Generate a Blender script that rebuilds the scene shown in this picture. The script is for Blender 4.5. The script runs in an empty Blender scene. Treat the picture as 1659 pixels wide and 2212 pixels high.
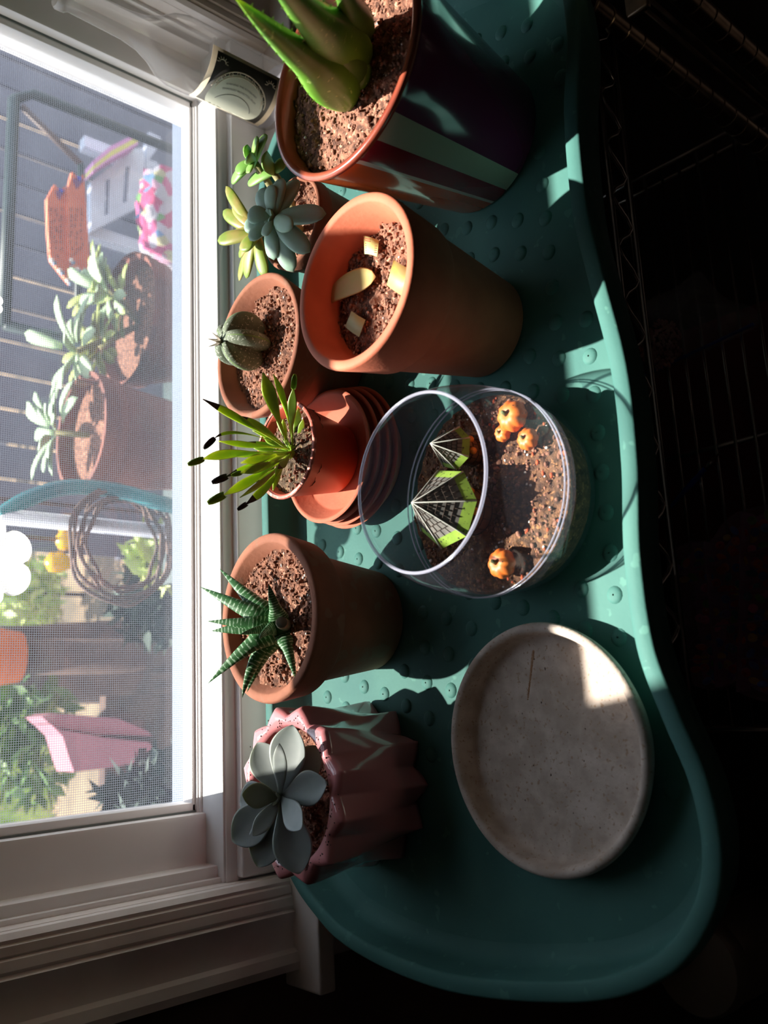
import bpy, bmesh, math, random
from mathutils import Vector, Matrix, noise
random.seed(7)
S = bpy.context.scene
COL = S.collection
# ------------------------------------------------------------------ camera
RIGHT = Vector((0.97722, -0.18703, 0.10032))
DOWN = Vector((-0.04960, -0.66087, -0.74886))
FWD = Vector((0.20635, 0.72683, -0.65509))
CAMP = Vector((0, 0, 0.60)); FPX = 1900.0
cam = bpy.data.cameras.new('camera'); camo = bpy.data.objects.new('camera', cam); COL.objects.link(camo)
m = Matrix((DOWN, RIGHT, -FWD)).transposed().to_4x4(); m.translation = CAMP   # phone held on its side
camo.matrix_world = m
cam.sensor_fit = 'HORIZONTAL'; cam.sensor_width = 36; cam.lens = 36 * FPX / 1659
cam.clip_start = 0.02; cam.clip_end = 60
cam.dof.use_dof = True; cam.dof.focus_distance = 0.85; cam.dof.aperture_fstop = 8.5
S.camera = camo
# ------------------------------------------------------------------ light
W = bpy.data.worlds.new('sky'); S.world = W; W.use_nodes = True
bg = W.node_tree.nodes['Background']; bg.inputs[0].default_value = (0.72, 0.84, 1.0, 1); bg.inputs[1].default_value = 2.4
sun = bpy.data.lights.new('sun_offscreen', 'SUN'); sun.energy = 15.5; sun.angle = 0.012; sun.color = (1.0, 0.94, 0.85)
so = bpy.data.objects.new('sun_offscreen', sun); COL.objects.link(so)
so.rotation_euler = Vector((0.165, -1.0, -1.4)).to_track_quat('-Z', 'Y').to_euler()
so.location = (0, 3, 5)
S.view_settings.view_transform = 'Standard'; S.view_settings.look = 'None'
S.view_settings.exposure = 0.3; S.view_settings.gamma = 1; S.view_settings.use_curve_mapping = False
S.cycles.max_bounces = 12; S.cycles.transparent_max_bounces = 24; S.cycles.diffuse_bounces = 5

# ------------------------------------------------------------------ helpers
def ray(px, py):
    return RIGHT * (1106 - py) + DOWN * (px - 829.5) + FWD * FPX
def at(px, py, Y):                      # point seen at a pixel, standing in the plane y = Y
    v = ray(px, py); return CAMP + v * ((Y - CAMP.y) / v.y)
def zat(px, py, z):                     # ... lying in the plane z
    v = ray(px, py); return CAMP + v * ((z - CAMP.z) / v.z)
def lin(c):
    return tuple(((v / 255) / 12.92 if v / 255 <= .04045 else ((v / 255 + .055) / 1.055) ** 2.4) for v in c) + (1,)
def mat(name, c, rough=.6, c2=None, scale=30, lo=.35, hi=.65, bump=0, bscale=None, metal=0, spec=.5, sss=0, coat=0, trans=0, detail=5, c3=None, s3=120, t3=.68):
    M = bpy.data.materials.new(name); M.use_nodes = True; N = M.node_tree; b = N.nodes['Principled BSDF']
    b.inputs['Base Color'].default_value = lin(c); b.inputs['Roughness'].default_value = rough; b.inputs['Metallic'].default_value = metal
    b.inputs['Specular IOR Level'].default_value = spec; b.inputs['Coat Weight'].default_value = coat; b.inputs['Coat Roughness'].default_value = .08
    b.inputs['Transmission Weight'].default_value = trans
    if sss:
        b.inputs['Subsurface Weight'].default_value = sss; b.inputs['Subsurface Radius'].default_value = (.006, .006, .002); b.inputs['Subsurface Scale'].default_value = 1
    tc = N.nodes.new('ShaderNodeTexCoord')
    if c2:
        nz = N.nodes.new('ShaderNodeTexNoise'); nz.inputs['Scale'].default_value = scale; nz.inputs['Detail'].default_value = detail
        N.links.new(tc.outputs['Object'], nz.inputs['Vector'])
        r = N.nodes.new('ShaderNodeValToRGB'); r.color_ramp.elements[0].position = lo; r.color_ramp.elements[1].position = hi
        r.color_ramp.elements[0].color = lin(c); r.color_ramp.elements[1].color = lin(c2)
        N.links.new(nz.outputs['Fac'], r.inputs['Fac']); out = r.outputs['Color']
        if c3:
            n3 = N.nodes.new('ShaderNodeTexNoise'); n3.inputs['Scale'].default_value = s3; n3.inputs['Detail'].default_value = 2
            N.links.new(tc.outputs['Object'], n3.inputs['Vector'])
            r3 = N.nodes.new('ShaderNodeValToRGB'); r3.color_ramp.elements[0].position = t3; r3.color_ramp.elements[1].position = t3 + .04
            N.links.new(n3.outputs['Fac'], r3.inputs['Fac'])
            mx = N.nodes.new('ShaderNodeMix'); mx.data_type = 'RGBA'; mx.inputs[7].default_value = lin(c3)
            N.links.new(r3.outputs['Color'], mx.inputs[0]); N.links.new(out, mx.inputs[6]); out = mx.outputs[2]
        N.links.new(out, b.inputs['Base Color'])
    if bump:
        nb = N.nodes.new('ShaderNodeTexNoise'); nb.inputs['Scale'].default_value = bscale or scale * 3; nb.inputs['Detail'].default_value = 4
        N.links.new(tc.outputs['Object'], nb.inputs['Vector'])
        bp = N.nodes.new('ShaderNodeBump'); bp.inputs['Strength'].default_value = bump; bp.inputs['Distance'].default_value = .002
        N.links.new(nb.outputs['Fac'], bp.inputs['Height']); N.links.new(bp.outputs['Normal'], b.inputs['Normal'])
    return M
def glassy(name, tint=(1, 1, 1), ior=1.45, rough=.02, veil=0, veilc=(.8, .8, .85)):   # thin clear sheet: passes light straight, mirrors at grazing angles
    M = bpy.data.materials.new(name); M.use_nodes = True; N = M.node_tree; N.nodes.clear()
    o = N.nodes.new('ShaderNodeOutputMaterial'); t = N.nodes.new('ShaderNodeBsdfTransparent'); t.inputs[0].default_value = (*tint, 1)
    g = N.nodes.new('ShaderNodeBsdfGlossy'); g.inputs['Roughness'].default_value = rough
    lw = N.nodes.new('ShaderNodeLayerWeight'); lw.inputs[0].default_value = .5                      # Schlick reflectance, same from both sides
    pw = N.nodes.new('ShaderNodeMath'); pw.operation = 'POWER'; pw.inputs[1].default_value = 5; N.links.new(lw.outputs['Facing'], pw.inputs[0])
    f0 = ((ior - 1) / (ior + 1)) ** 2
    f = N.nodes.new('ShaderNodeMath'); f.operation = 'MULTIPLY_ADD'; f.inputs[1].default_value = 1 - f0; f.inputs[2].default_value = f0; N.links.new(pw.outputs[0], f.inputs[0])
    mx = N.nodes.new('ShaderNodeMixShader'); N.links.new(f.outputs[0], mx.inputs[0]); N.links.new(t.outputs[0], mx.inputs[1]); N.links.new(g.outputs[0], mx.inputs[2])
    out = mx
    if veil:
        d = N.nodes.new('ShaderNodeBsdfDiffuse'); d.inputs[0].default_value = (*veilc, 1)
        tl = N.nodes.new('ShaderNodeBsdfTranslucent'); tl.inputs[0].default_value = (*veilc, 1)
        m1 = N.nodes.new('ShaderNodeMixShader'); m1.inputs[0].default_value = .5; N.links.new(d.outputs[0], m1.inputs[1]); N.links.new(tl.outputs[0], m1.inputs[2])
        m2 = N.nodes.new('ShaderNodeMixShader'); m2.inputs[0].default_value = veil; N.links.new(mx.outputs[0], m2.inputs[1]); N.links.new(m1.outputs[0], m2.inputs[2]); out = m2
    N.links.new(out.outputs[0], o.inputs['Surface']); return M

def org(o):
    v = Vector((0, 0, 0))
    while o: v += o.location; o = o.parent
    return v
def obj(name, vf, M, parent=None, smooth=True, flat_angle=None, mats=None, fmat=None, attr=None):
    me = bpy.data.meshes.new(name)
    off = org(parent)
    me.from_pydata([tuple(Vector(v) - off) for v in vf[0]], [], vf[1]); me.validate()
    for x in (mats or [M]): me.materials.append(x)
    if fmat: me.polygons.foreach_set('material_index', fmat)
    if attr:
        for k, vals in attr.items():
            a = me.attributes.new(k, 'FLOAT', 'POINT'); a.data.foreach_set('value', vals)
    if smooth:
        me.polygons.foreach_set('use_smooth', [True] * len(me.polygons))
        if flat_angle is not None: me.set_sharp_from_angle(angle=math.radians(flat_angle))
    me.update()
    o = bpy.data.objects.new(name, me); COL.objects.link(o); o.parent = parent
    return o
def tag(o, label, cat, group=None, kind=None):
    if label: o['label'] = label
    if cat: o['category'] = cat
    if group: o['group'] = group
    if kind: o['kind'] = kind
    return o
def thing(name, label, cat, loc, group=None):
    o = bpy.data.objects.new(name, None); COL.objects.link(o); o.location = loc; o.empty_display_size = .01
    return tag(o, label, cat, group)
def struct(o, label=None): o['kind'] = 'structure'; o['label'] = label or o.name; return o
def join(*vfs):
    V, F = [], []
    for v, f in vfs:
        n = len(V); V += [tuple(p) for p in v]; F += [tuple(i + n for i in q) for q in f]
    return V, F
def lathe(prof, c=(0, 0), seg=64, rmod=None, z0=0):
    V, F = [], []
    n = len(prof)
    for i in range(seg):
        a = 2 * math.pi * i / seg
        for j, (r, z) in enumerate(prof):
            rr = r if rmod is None else rmod(r, z, a, j)
            V.append((c[0] + rr * math.cos(a), c[1] + rr * math.sin(a), z + z0))
    for i in range(seg):
        k = (i + 1) % seg
        for j in range(n - 1):
            F.append((i * n + j, k * n + j, k * n + j + 1, i * n + j + 1))
    if prof[0][0] < 1e-3 and prof[-1][0] < 1e-3: pass
    return V, F
def box(x0, x1, y0, y1, z0, z1, bev=0, seg=2):
    bm = bmesh.new(); bmesh.ops.create_cube(bm, size=1)
    for v in bm.verts: v.co = Vector(((x0 + x1) / 2 + v.co.x * (x1 - x0), (y0 + y1) / 2 + v.co.y * (y1 - y0), (z0 + z1) / 2 + v.co.z * (z1 - z0)))
    if bev: bmesh.ops.bevel(bm, geom=bm.edges[:], offset=bev, segments=seg, affect='EDGES', profile=.6)
    return bmout(bm)
def bmout(bm):
    bm.verts.index_update(); r = ([v.co.copy() for v in bm.verts], [tuple(v.index for v in f.verts) for f in bm.faces]); bm.free(); return r
def xf(vf, M): return [M @ Vector(v) for v in vf[0]], vf[1]
def ico(r, sub=1, c=(0, 0, 0), sc=(1, 1, 1), jit=0):
    bm = bmesh.new(); bmesh.ops.create_icosphere(bm, subdivisions=sub, radius=r)
    for v in bm.verts:
        k = 1 + random.uniform(-jit, jit); v.co = Vector((v.co.x * sc[0] * k + c[0], v.co.y * sc[1] * k + c[1], v.co.z * sc[2] * k + c[2]))
    return bmout(bm)
def frame(t, up):
    t = t.normalized(); s = t.cross(up)
    if s.length < 1e-4: s = t.cross(Vector((1, 0, 0)))
    s.normalize(); return s, s.cross(t).normalized()
def tube(pts, r, seg=8, caps=True, closed=False):
    pts = [Vector(p) for p in pts]; n = len(pts); V, F = [], []
    up = Vector((.13, .21, .97)); s = None
    for i, p in enumerate(pts):
        if closed: t = pts[(i + 1) % n] - pts[i - 1]
        else: t = pts[min(i + 1, n - 1)] - pts[max(i - 1, 0)]
        if s is None: s, nn = frame(t, up)
        else:
            t = t.normalized(); s = (s - t * s.dot(t)).normalized(); nn = s.cross(t)
        rr = r[i] if isinstance(r, (list, tuple)) else r
        for k in range(seg):
            a = 2 * math.pi * k / seg; V.append(p + s * (rr * math.cos(a)) + nn * (rr * math.sin(a)))
    for i in range(n if closed else n - 1):
        j = (i + 1) % n
        for k in range(seg):
            l = (k + 1) % seg; F.append((i * seg + k, i * seg + l, j * seg + l, j * seg + k))
    if caps and not closed:
        F.append(tuple(range(seg))[::-1]); F.append(tuple(range((n - 1) * seg, n * seg)))
    return V, F
def bez(P0, P1, P2, n): return [P0 * (1 - t) ** 2 + P1 * (2 * t * (1 - t)) + P2 * t * t for t in [i / n for i in range(n + 1)]]
def crom(P, k, closed=True):
    out = []; n = len(P)
    for i in range(n if closed else n - 1):
        a, b, c, d = (P[(i - 1) % n], P[i], P[(i + 1) % n], P[(i + 2) % n]) if closed else (P[max(i - 1, 0)], P[i], P[i + 1], P[min(i + 2, n - 1)])
        for q in range(k):
            t = q / k
            out.append(0.5 * ((2 * b) + (c - a) * t + (2 * a - 5 * b + 4 * c - d) * t * t + (3 * b - a - 3 * c + d) * t ** 3))
    if not closed: out.append(P[-1])
    return out
SH = {
    'spat': lambda t: (.30 + .70 * (max(0, math.sin(math.pi * min(1, t / 1.36) ** 1.5))) ) * (1 if t < .86 else math.sqrt(max(0, 1 - ((t - .86) / .14) ** 2)) * .93 + .07 * (1 - t) / .14),
    'ech': lambda t: (.17 + .83 * math.sin(math.pi / 2 * min(1, t / .64)) ** 1.7) * (1 if t < .64 else max(.02, (1 - ((t - .64) / .36) ** 1.9)) ** .75),
    'fly': lambda t: .24 if t < .30 else ((.24 + .76 * math.sin(math.pi / 2 * min(1, (t - .30) / .42)) ** 1.5) * (1 if t < .74 else max(.14, 1 - ((t - .74) / .26) ** 1.6))),
    'lance': lambda t: (.75 + .25 * math.sin(math.pi * min(1, t * 2.2))) * max(0, 1 - t ** 1.5) ** .9,
    'bean': lambda t: (.45 + .55 * math.sin(math.pi * min(1., t / 1.25))) * (1 if t < .72 else math.sqrt(max(0, 1 - ((t - .72) / .28) ** 2.1))),
    'blade': lambda t: (.22 + .78 * max(0, math.sin(math.pi * t ** 1.6)) ** .9) * (1 if t < .93 else (1.02 - t) / .09),
}
def leaf(P0, P1, P2, w, th, shape='spat', n=16, m=10, up=None, cup=0, band=0, tip=0):
    P0, P1, P2 = Vector(P0), Vector(P1), Vector(P2)
    sp = bez(P0, P1, P2, n); up = Vector(up) if up else Vector((0, 0, 1)); V, F, T = [], [], []
    f = SH[shape]
    for i, p in enumerate(sp):
        t = i / n; tg = sp[min(i + 1, n)] - sp[max(i - 1, 0)]; s, nn = frame(tg, up)
        ww = max(w * f(t), w * .012); hh = max(th * (.55 + .45 * math.sin(math.pi * min(1, t + .15))) * min(1, f(t) * 1.5), th * .03)
        if band: hh *= 1 + .05 * (1 if (i % 2) else -1)
        for k in range(m):
            a = 2 * math.pi * k / m; ca = math.cos(a)
            V.append(p + s * (ww * ca) + nn * (hh * math.sin(a) + cup * ww * (ca * ca - .35))); T.append(t)
    for i in range(n):
        for k in range(m):
            l = (k + 1) % m; F.append((i * m + k, i * m + l, (i + 1) * m + l, (i + 1) * m + k))
    F.append(tuple(range(m))[::-1]); F.append(tuple(range(n * m, (n + 1) * m)))
    return V, F, T
def extrude_poly(pts, z0, z1, axis='z'):
    n = len(pts); V = [(x, y, z0) for x, y in pts] + [(x, y, z1) for x, y in pts]
    F = [tuple(range(n))[::-1], tuple(range(n, 2 * n))] + [(i, (i + 1) % n, n + (i + 1) % n, n + i) for i in range(n)]
    return V, F

# ------------------------------------------------------------------ materials
m_white = mat('white_vinyl', (238, 234, 233), .38, (230, 226, 225), 6, bump=.02, bscale=60)
m_sill = mat('sill_vinyl', (232, 231, 231), .35, (224, 222, 222), 5)
m_paint = mat('white_trim_paint', (236, 228, 222), .42, (222, 212, 205), 14, bump=.15, bscale=60)
m_wall = mat('brown_wall_paint', (104, 84, 74), .85, (92, 73, 64), 9, bump=.2, bscale=300)
m_ceil = mat('ceiling_paint', (200, 192, 184), .9, (190, 182, 175), 4)
m_floor = mat('dark_floor', (40, 30, 26), .6, (30, 22, 19), 12)
m_terra = mat('terracotta', (192, 104, 74), .78, (174, 90, 63), 25, bump=.12, bscale=220)
m_terra_dk = mat('weathered_terracotta', (158, 98, 72), .85, (132, 80, 59), 18, bump=.2, bscale=180, c3=(142, 98, 76), s3=40, t3=.60)
m_terra_in = mat('terracotta_stained', (186, 104, 78), .85, (156, 88, 66), 22, bump=.15, bscale=200)
m_plastic_terra = mat('terracotta_plastic', (196, 84, 58), .42, (184, 76, 52), 14)
m_rimpink = mat('scuffed_rim', (232, 150, 132), .5, (180, 84, 64), 160, .42, .5)
m_soil = mat('potting_soil', (160, 108, 84), .95, (78, 48, 36), 150, .30, .62, bump=.9, bscale=420, detail=8, c3=(190, 142, 116), s3=260, t3=.62)
m_soil2 = mat('soil_crumb', (156, 108, 86), .95, (98, 62, 48), 220, bump=.5, bscale=500)
m_perl = mat('perlite', (226, 220, 214), .8, (196, 188, 182), 300)
m_tray = mat('green_plastic', (70, 112, 104), .62, (62, 103, 97), 14, spec=.12, bump=.08, bscale=240, c3=(78, 122, 112), s3=70, t3=.66)
m_pink = mat('pink_glaze', (206, 132, 134), .16, (198, 124, 128), 10, coat=.6)
m_dirt = mat('dirt_specks', (62, 34, 30), .9, (40, 24, 22), 200)
m_stone = mat('limestone_saucer', (186, 171, 160), .9, (164, 148, 136), 60, .35, .62, bump=.25, bscale=200, c3=(154, 130, 110), s3=330, t3=.63)
m_chrome = mat('chrome_wire', (170, 166, 162), .24, metal=1)
m_chrome_d = mat('worn_chrome', (156, 138, 116), .32, (120, 104, 88), 40, metal=1)
m_glass = glassy('clear_glass', (.95, .96, .97), 1.5, .02, .035, (.6, .63, .8))
m_pane = glassy('window_glass', (.97, .98, .98), 1.3, .02)
m_bottle = glassy('bottle_glass', (.92, .91, .90), 1.5, .04, .07, (.8, .78, .78))
m_seam = glassy('glass_edge', (.86, .88, .92), 1.9, .06, .35, (.8, .8, .95))

# ------------------------------------------------------------------ room shell
RX0, RX1, RY0, RZ0, RZ1 = -1.3, 2.1, -2.0, -.80, 1.60
OX0, OX1, OZ0, OZ1 = -.192, .890, -.035, 1.32
WY0, WY1 = .887, 1.06
struct(obj('wall_back', join(box(RX0 - .1, OX0, WY0, WY1, RZ0, RZ1), box(OX1, RX1 + .1, WY0, WY1, RZ0, RZ1), box(OX0, OX1, WY0, WY1, RZ0, OZ0), box(OX0, OX1, WY0, WY1, OZ1, RZ1)), m_wall, smooth=False), 'brown painted wall around the window')
struct(obj('wall_left', box(RX0 - .1, RX0, RY0 - .1, WY0, RZ0, RZ1), m_wall, smooth=False), 'brown painted side wall beyond the tray end')
struct(obj('wall_right', box(RX1, RX1 + .1, RY0 - .1, WY0, RZ0, RZ1), m_wall, smooth=False), 'brown painted side wall beyond the bottle')
struct(obj('wall_front', box(RX0, RX1, RY0 - .1, RY0, RZ0, RZ1), m_wall, smooth=False), 'brown painted wall facing the window')
struct(obj('ceiling', box(RX0 - .1, RX1 + .1, RY0 - .1, WY1, RZ1, RZ1 + .08), m_ceil, smooth=False), 'pale painted room ceiling')
struct(obj('floor', box(RX0 - .1, RX1 + .1, RY0 - .1, WY1, RZ0 - .06, RZ0), m_floor, smooth=False), 'dark floor under the wire shelf')
# window ------------------------------------------------------------
win = thing('window_1', 'white vinyl window with insect screen over the tray', None, (.35, .95, .04)); struct(win, 'white vinyl double-hung window with insect screen')
GX0, GX1 = -.108, .806
obj('sill_block', join(box(OX0, OX1, .900, .955, -.035, .055, .003), box(OX0, OX1, .950, 1.02, -.035, .012, .002), box(OX0, OX1, .8985, .905, .036, .052, .002)), m_sill, win, flat_angle=40)
obj('sill_riser', box(OX0 + .004, OX1 - .004, .8875, .901, -.016, .0385, .004, 3), m_sill, win, flat_angle=50)
obj('sash_bottom_rail', join(box(OX0 + .015, OX1 - .015, .948, .975, .054, .060, .0015), box(OX0 + .02, OX1 - .02, .952, .973, .0595, .0645, .0012), box(OX0 + .02, OX1 - .02, .945, .95, .054, .058, .0015)), m_white, win, flat_angle=40)
for sx, nm in ((-1, 'sash_stile'), (1, 'sash_stile')):
    e = GX0 if sx < 0 else GX1
    def bx(a, b, y0, y1, z0, z1, bv=.002):
        xa, xb = e + sx * a, e + sx * b; return box(min(xa, xb), max(xa, xb), y0, y1, z0, z1, bv)
    obj(nm, join(bx(0, .011, .952, .984, .056, .64), bx(.011, .07, .937, .984, .050, .64, .004)), m_white, win, flat_angle=40)
    obj('gasket', bx(.0085, .0125, .9505, .953, .058, .64, .0004), mat('grey_gasket', (92, 98, 96), .6), win)
    obj('frame_stop', join(bx(.066, .084, .912, 1.02, .040, OZ1, .003), bx(.078, .0842, .905, .915, .038, OZ1, .002)), m_white, win, flat_angle=40)
    obj('jamb', bx(.0835, .0845, .887, .915, -.014, OZ1, .0003), m_paint, win, flat_angle=40)
obj('meeting_rail', join(box(OX0 + .015, OX1 - .015, .935, .985, .590, .700, .003), box(OX0 + .015, OX1 - .015, .965, 1.01, .690, .765, .003)), m_white, win, flat_angle=40)
obj('upper_stile', join(box(OX0 + .015, GX0 - .0, .97, 1.01, .75, OZ1, .003), box(GX1, OX1 - .015, .97, 1.01, .75, OZ1, .003), box(OX0, OX1, .95, 1.02, 1.26, OZ1, .003)), m_white, win, flat_angle=40)
obj('pane', box(GX0 - .008, GX1 + .008, .968, .970, .060, .640), m_pane, win, smooth=False)
obj('pane', box(GX0 - .008, GX1 + .008, .990, .992, .755, 1.27), m_pane, win, smooth=False)
# insect screen: fine woven grid
def screen_mat():
    M = bpy.data.materials.new('insect_screen'); M.use_nodes = True; N = M.node_tree; N.nodes.clear(); L = N.links.new
    o = N.nodes.new('ShaderNodeOutputMaterial'); t = N.nodes.new('ShaderNodeBsdfTransparent')
    d = N.nodes.new('ShaderNodeBsdfDiffuse'); d.inputs[0].default_value = lin((96, 98, 104)); tl = N.nodes.new('ShaderNodeBsdfTranslucent'); tl.inputs[0].default_value = lin((104, 108, 118))
    md = N.nodes.new('ShaderNodeMixShader'); md.inputs[0].default_value = .55; L(d.outputs[0], md.inputs[1]); L(tl.outputs[0], md.inputs[2])
    tc = N.nodes.new('ShaderNodeTexCoord'); sp = N.nodes.new('ShaderNodeSeparateXYZ'); L(tc.outputs['Object'], sp.inputs[0])
    fac = []
    for ax, w in ((0, .30), (2, .30)):
        mm = N.nodes.new('ShaderNodeMath'); mm.operation = 'MULTIPLY'; mm.inputs[1].default_value = 1 / .0026; L(sp.outputs[ax], mm.inputs[0])
        fr = N.nodes.new('ShaderNodeMath'); fr.operation = 'FRACT'; L(mm.outputs[0], fr.inputs[0])
        lt = N.nodes.new('ShaderNodeMath'); lt.operation = 'LESS_THAN'; lt.inputs[1].default_value = w; L(fr.outputs[0], lt.inputs[0]); fac.append(lt)
    mx = N.nodes.new('ShaderNodeMath'); mx.operation = 'MAXIMUM'; L(fac[0].outputs[0], mx.inputs[0]); L(fac[1].outputs[0], mx.inputs[1])
    ms = N.nodes.new('ShaderNodeMath'); ms.operation = 'MULTIPLY'; ms.inputs[1].default_value = .72; L(mx.outputs[0], ms.inputs[0])
    mix = N.nodes.new('ShaderNodeMixShader'); L(ms.outputs[0], mix.inputs[0]); L(t.outputs[0], mix.inputs[1]); L(md.outputs[0], mix.inputs[2]); L(mix.outputs[0], o.inputs['Surface'])
    return M
m_screen = screen_mat()
obj('insect_screen', ([(GX0 - .03, 1.005, .012), (GX1 + .03, 1.005, .012), (GX1 + .03, 1.005, .66), (GX0 - .03, 1.005, .66)], [(0, 1, 2, 3)]), m_screen, win, smooth=False)
obj('screen_frame', join(box(GX0 - .03, GX1 + .03, 1.0, 1.012, .010, .026, .002), box(GX0 - .03, GX0 - .012, 1.0, 1.012, .03, .66, .002), box(GX1 + .012, GX1 + .03, 1.0, 1.012, .03, .66, .002)), m_white, win, flat_angle=40)
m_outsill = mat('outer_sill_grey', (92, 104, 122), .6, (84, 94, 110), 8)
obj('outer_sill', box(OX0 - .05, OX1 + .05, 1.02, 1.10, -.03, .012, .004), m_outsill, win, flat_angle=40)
# stool, casing
struct(obj('trim_1', join(box(-.308, 1.02, .8225, .887, -.037, -.015, .0035, 3), box(OX0, OX1, .886, .905, -.037, -.015)), m_paint, flat_angle=50), 'white painted window stool board behind the tray')
def casing(flip):
    pr = [(-.192, .8875), (-.192, .877), (-.197, .8725), (-.2005, .8735), (-.202, .8705), (-.2095, .8695), (-.2115, .8715), (-.2135, .868), (-.222, .8660), (-.2255, .8685), (-.2285, .8640), (-.236, .8665), (-.247, .8690), (-.258, .8688), (-.266, .8665), (-.2695, .861), (-.279, .8575), (-.287, .8585), (-.288, .8875)]
    if flip: pr = [(.698 - x, y) for x, y in pr][::-1]
    return extrude_poly(pr, -.016, 1.45)
struct(obj('trim_2', casing(False), m_paint, flat_angle=25), 'fluted white window casing past the pink pot')
struct(obj('trim_3', casing(True), m_paint, flat_angle=25), 'fluted white window casing behind the bottle')
struct(obj('trim_4', box(-.285, .985, .862, .8875, -.11, -.036, .004), m_paint, flat_angle=40), 'white apron board under the window stool')

# ------------------------------------------------------------------ outdoors
m_terra_out = mat('weathered_outdoor_terracotta', (128, 74, 58), .85, (104, 62, 52), 12)
m_ground = mat('dry_ground', (138, 114, 88), .95, (88, 76, 58), 3, bump=.5, bscale=40)
g = struct(obj('ground', ([(-9, 1.07, -1.3), (9, 1.07, -1.3), (9, 14, -1.3), (-9, 14, -1.3)], [(0, 1, 2, 3)]), m_ground, smooth=False), 'dry bare ground of the yard outside'); g.name = 'ground'


GZ = -1.3
m_stem = mat('succulent_stem', (140, 132, 84), .7)
def quadpoly(pts, Y, th, M, name, parent):          # board with a free outline, upright, th thick
    P = [at(x, y, Y) for x, y in pts]; n = len(P)
    V = P + [p + Vector((0, th, 0)) for p in P]
    a = sum((P[i].x * P[(i + 1) % n].z - P[(i + 1) % n].x * P[i].z) for i in range(n))
    F = [tuple(range(n)), tuple(range(n, 2 * n))[::-1]] + [(i, n + i, n + (i + 1) % n, (i + 1) % n) for i in range(n)]
    if a < 0: F = [f[::-1] for f in F]
    return obj(name, (V, F), M, parent, smooth=False)
# grey plank fence
m_plank = mat('grey_weathered_plank', (118, 118, 128), .85, (98, 98, 110), 5, bump=.3, bscale=40)
fx0, fx1 = .55, 2.9
fence = thing('plank_fence', 'grey weathered fence of upright planks across the yard', 'fence', (1.6, 3.0, GZ))
x = fx0; pme = None
while x < fx1:
    if pme is None:
        o = obj('plank', box(x, x + .112, 3.0, 3.022, GZ, .75, .004), m_plank, fence, flat_angle=40); pme = o.data; bx_ = x
    else:
        o = bpy.data.objects.new('plank', pme); COL.objects.link(o); o.parent = fence; o.location = (x - bx_, random.uniform(-.006, .006), random.uniform(-.03, .02))
    x += .124
for zz in (-.9, .2): obj('cross_beam', box(fx0, fx1, 3.03, 3.07, zz, zz + .09), m_plank, fence, smooth=False)
# dark green metal stand
m_grnmetal = mat('dark_green_metal', (44, 62, 60), .5, (36, 50, 46), 20)
Yf = 2.15
stand = thing('metal_plant_stand', 'dark green tubular metal stand in front of the plank fence', 'stand', (at(30, 215, Yf).x, Yf, GZ))
A = at(30, 215, Yf); B = at(0, 700, Yf); B.z = A.z
obj('top_rail', tube([A, B], .016, 10), m_grnmetal, stand)
obj('leg', tube([A, A + Vector((.04, 0, -.05)), Vector((A.x + .05, Yf, GZ))], .014, 10), m_grnmetal, stand)
obj('leg', tube([B, Vector((B.x, Yf, GZ))], .014, 10), m_grnmetal, stand)
obj('brace', tube([A + Vector((-.01, 0, -.02)), at(175, 355, Yf)], .009, 8), mat('brown_strut', (92, 74, 66), .6), stand)
obj('brace', tube([at(175, 355, Yf), Vector((B.x, Yf, at(175, 355, Yf).z))], .009, 8), m_grnmetal, stand)
# orange cat-eared boards
m_orange = mat('orange_painted_wood', (222, 122, 84), .7, (206, 106, 72), 30)
m_purple = mat('purple_ear_paint', (116, 60, 112), .6); m_blue = mat('blue_ear_dot', (70, 80, 200), .5); m_script = mat('faded_script', (120, 70, 60), .8)
boards = thing('orange_board_sign', 'pair of joined orange pointed-ear boards with faded script on a stake', 'sign', (at(150, 500, 1.87).x, 1.87, GZ))
quadpoly([(102, 428), (118, 398), (130, 410), (141, 402), (146, 440), (150, 560), (152, 612), (140, 598), (110, 560), (104, 500)], 1.85, .014, m_orange, 'board', boards)
quadpoly([(146, 410), (156, 371), (170, 384), (181, 376), (186, 440), (192, 530), (197, 590), (185, 606), (152, 560), (147, 500)], 1.84, .014, m_orange, 'board', boards)
quadpoly([(120, 412), (140, 412), (128, 432)], 1.848, .003, m_purple, 'ear_patch', boards); quadpoly([(157, 386), (182, 388), (166, 408)], 1.838, .003, m_purple, 'ear_patch', boards)
quadpoly([(126, 406), (139, 410), (134, 416)], 1.846, .003, m_blue, 'ear_dot', boards); quadpoly([(166, 379), (178, 383), (172, 391)], 1.836, .003, m_blue, 'ear_dot', boards)
sc = []
for k in range(26):
    bx0 = 112 + 15 * (k % 2); 
    for cx, yy in ((122, 1.848), (166, 1.838)):
        px, py = cx + (k % 3 - 1) * 11 + random.uniform(-2, 2), 450 + (k // 3) * 12 + random.uniform(-3, 3)
        a = at(px, py, yy); b = at(px + random.uniform(-3, 3), py + 6, yy); sc.append(tube([a, a.lerp(b, .5) + Vector((0, 0, .003)), b], .0011, 4))
tag(obj('lettering', join(*sc), m_script, boards), None, None, None, 'stuff')
pal = [mat('bead_fringe_%d' % k, c, .5) for k, c in enumerate([(230, 220, 210), (120, 140, 160), (200, 120, 80)])]
for k in range(8):
    for (x0, y0, x1, y1, yy) in ((112, 562, 152, 612, 1.847), (154, 562, 186, 606, 1.837)):
        u = k / 7; obj('bead', ico(.006, 1, at(x0 + (x1 - x0) * u, y0 + (y1 - y0) * u, yy)), pal[k % 3], boards)
st_ = at(150, 560, 1.87); obj('stake', box(st_.x - .01, st_.x + .01, 1.868, 1.886, GZ, st_.z), m_plank, boards, smooth=False)
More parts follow.
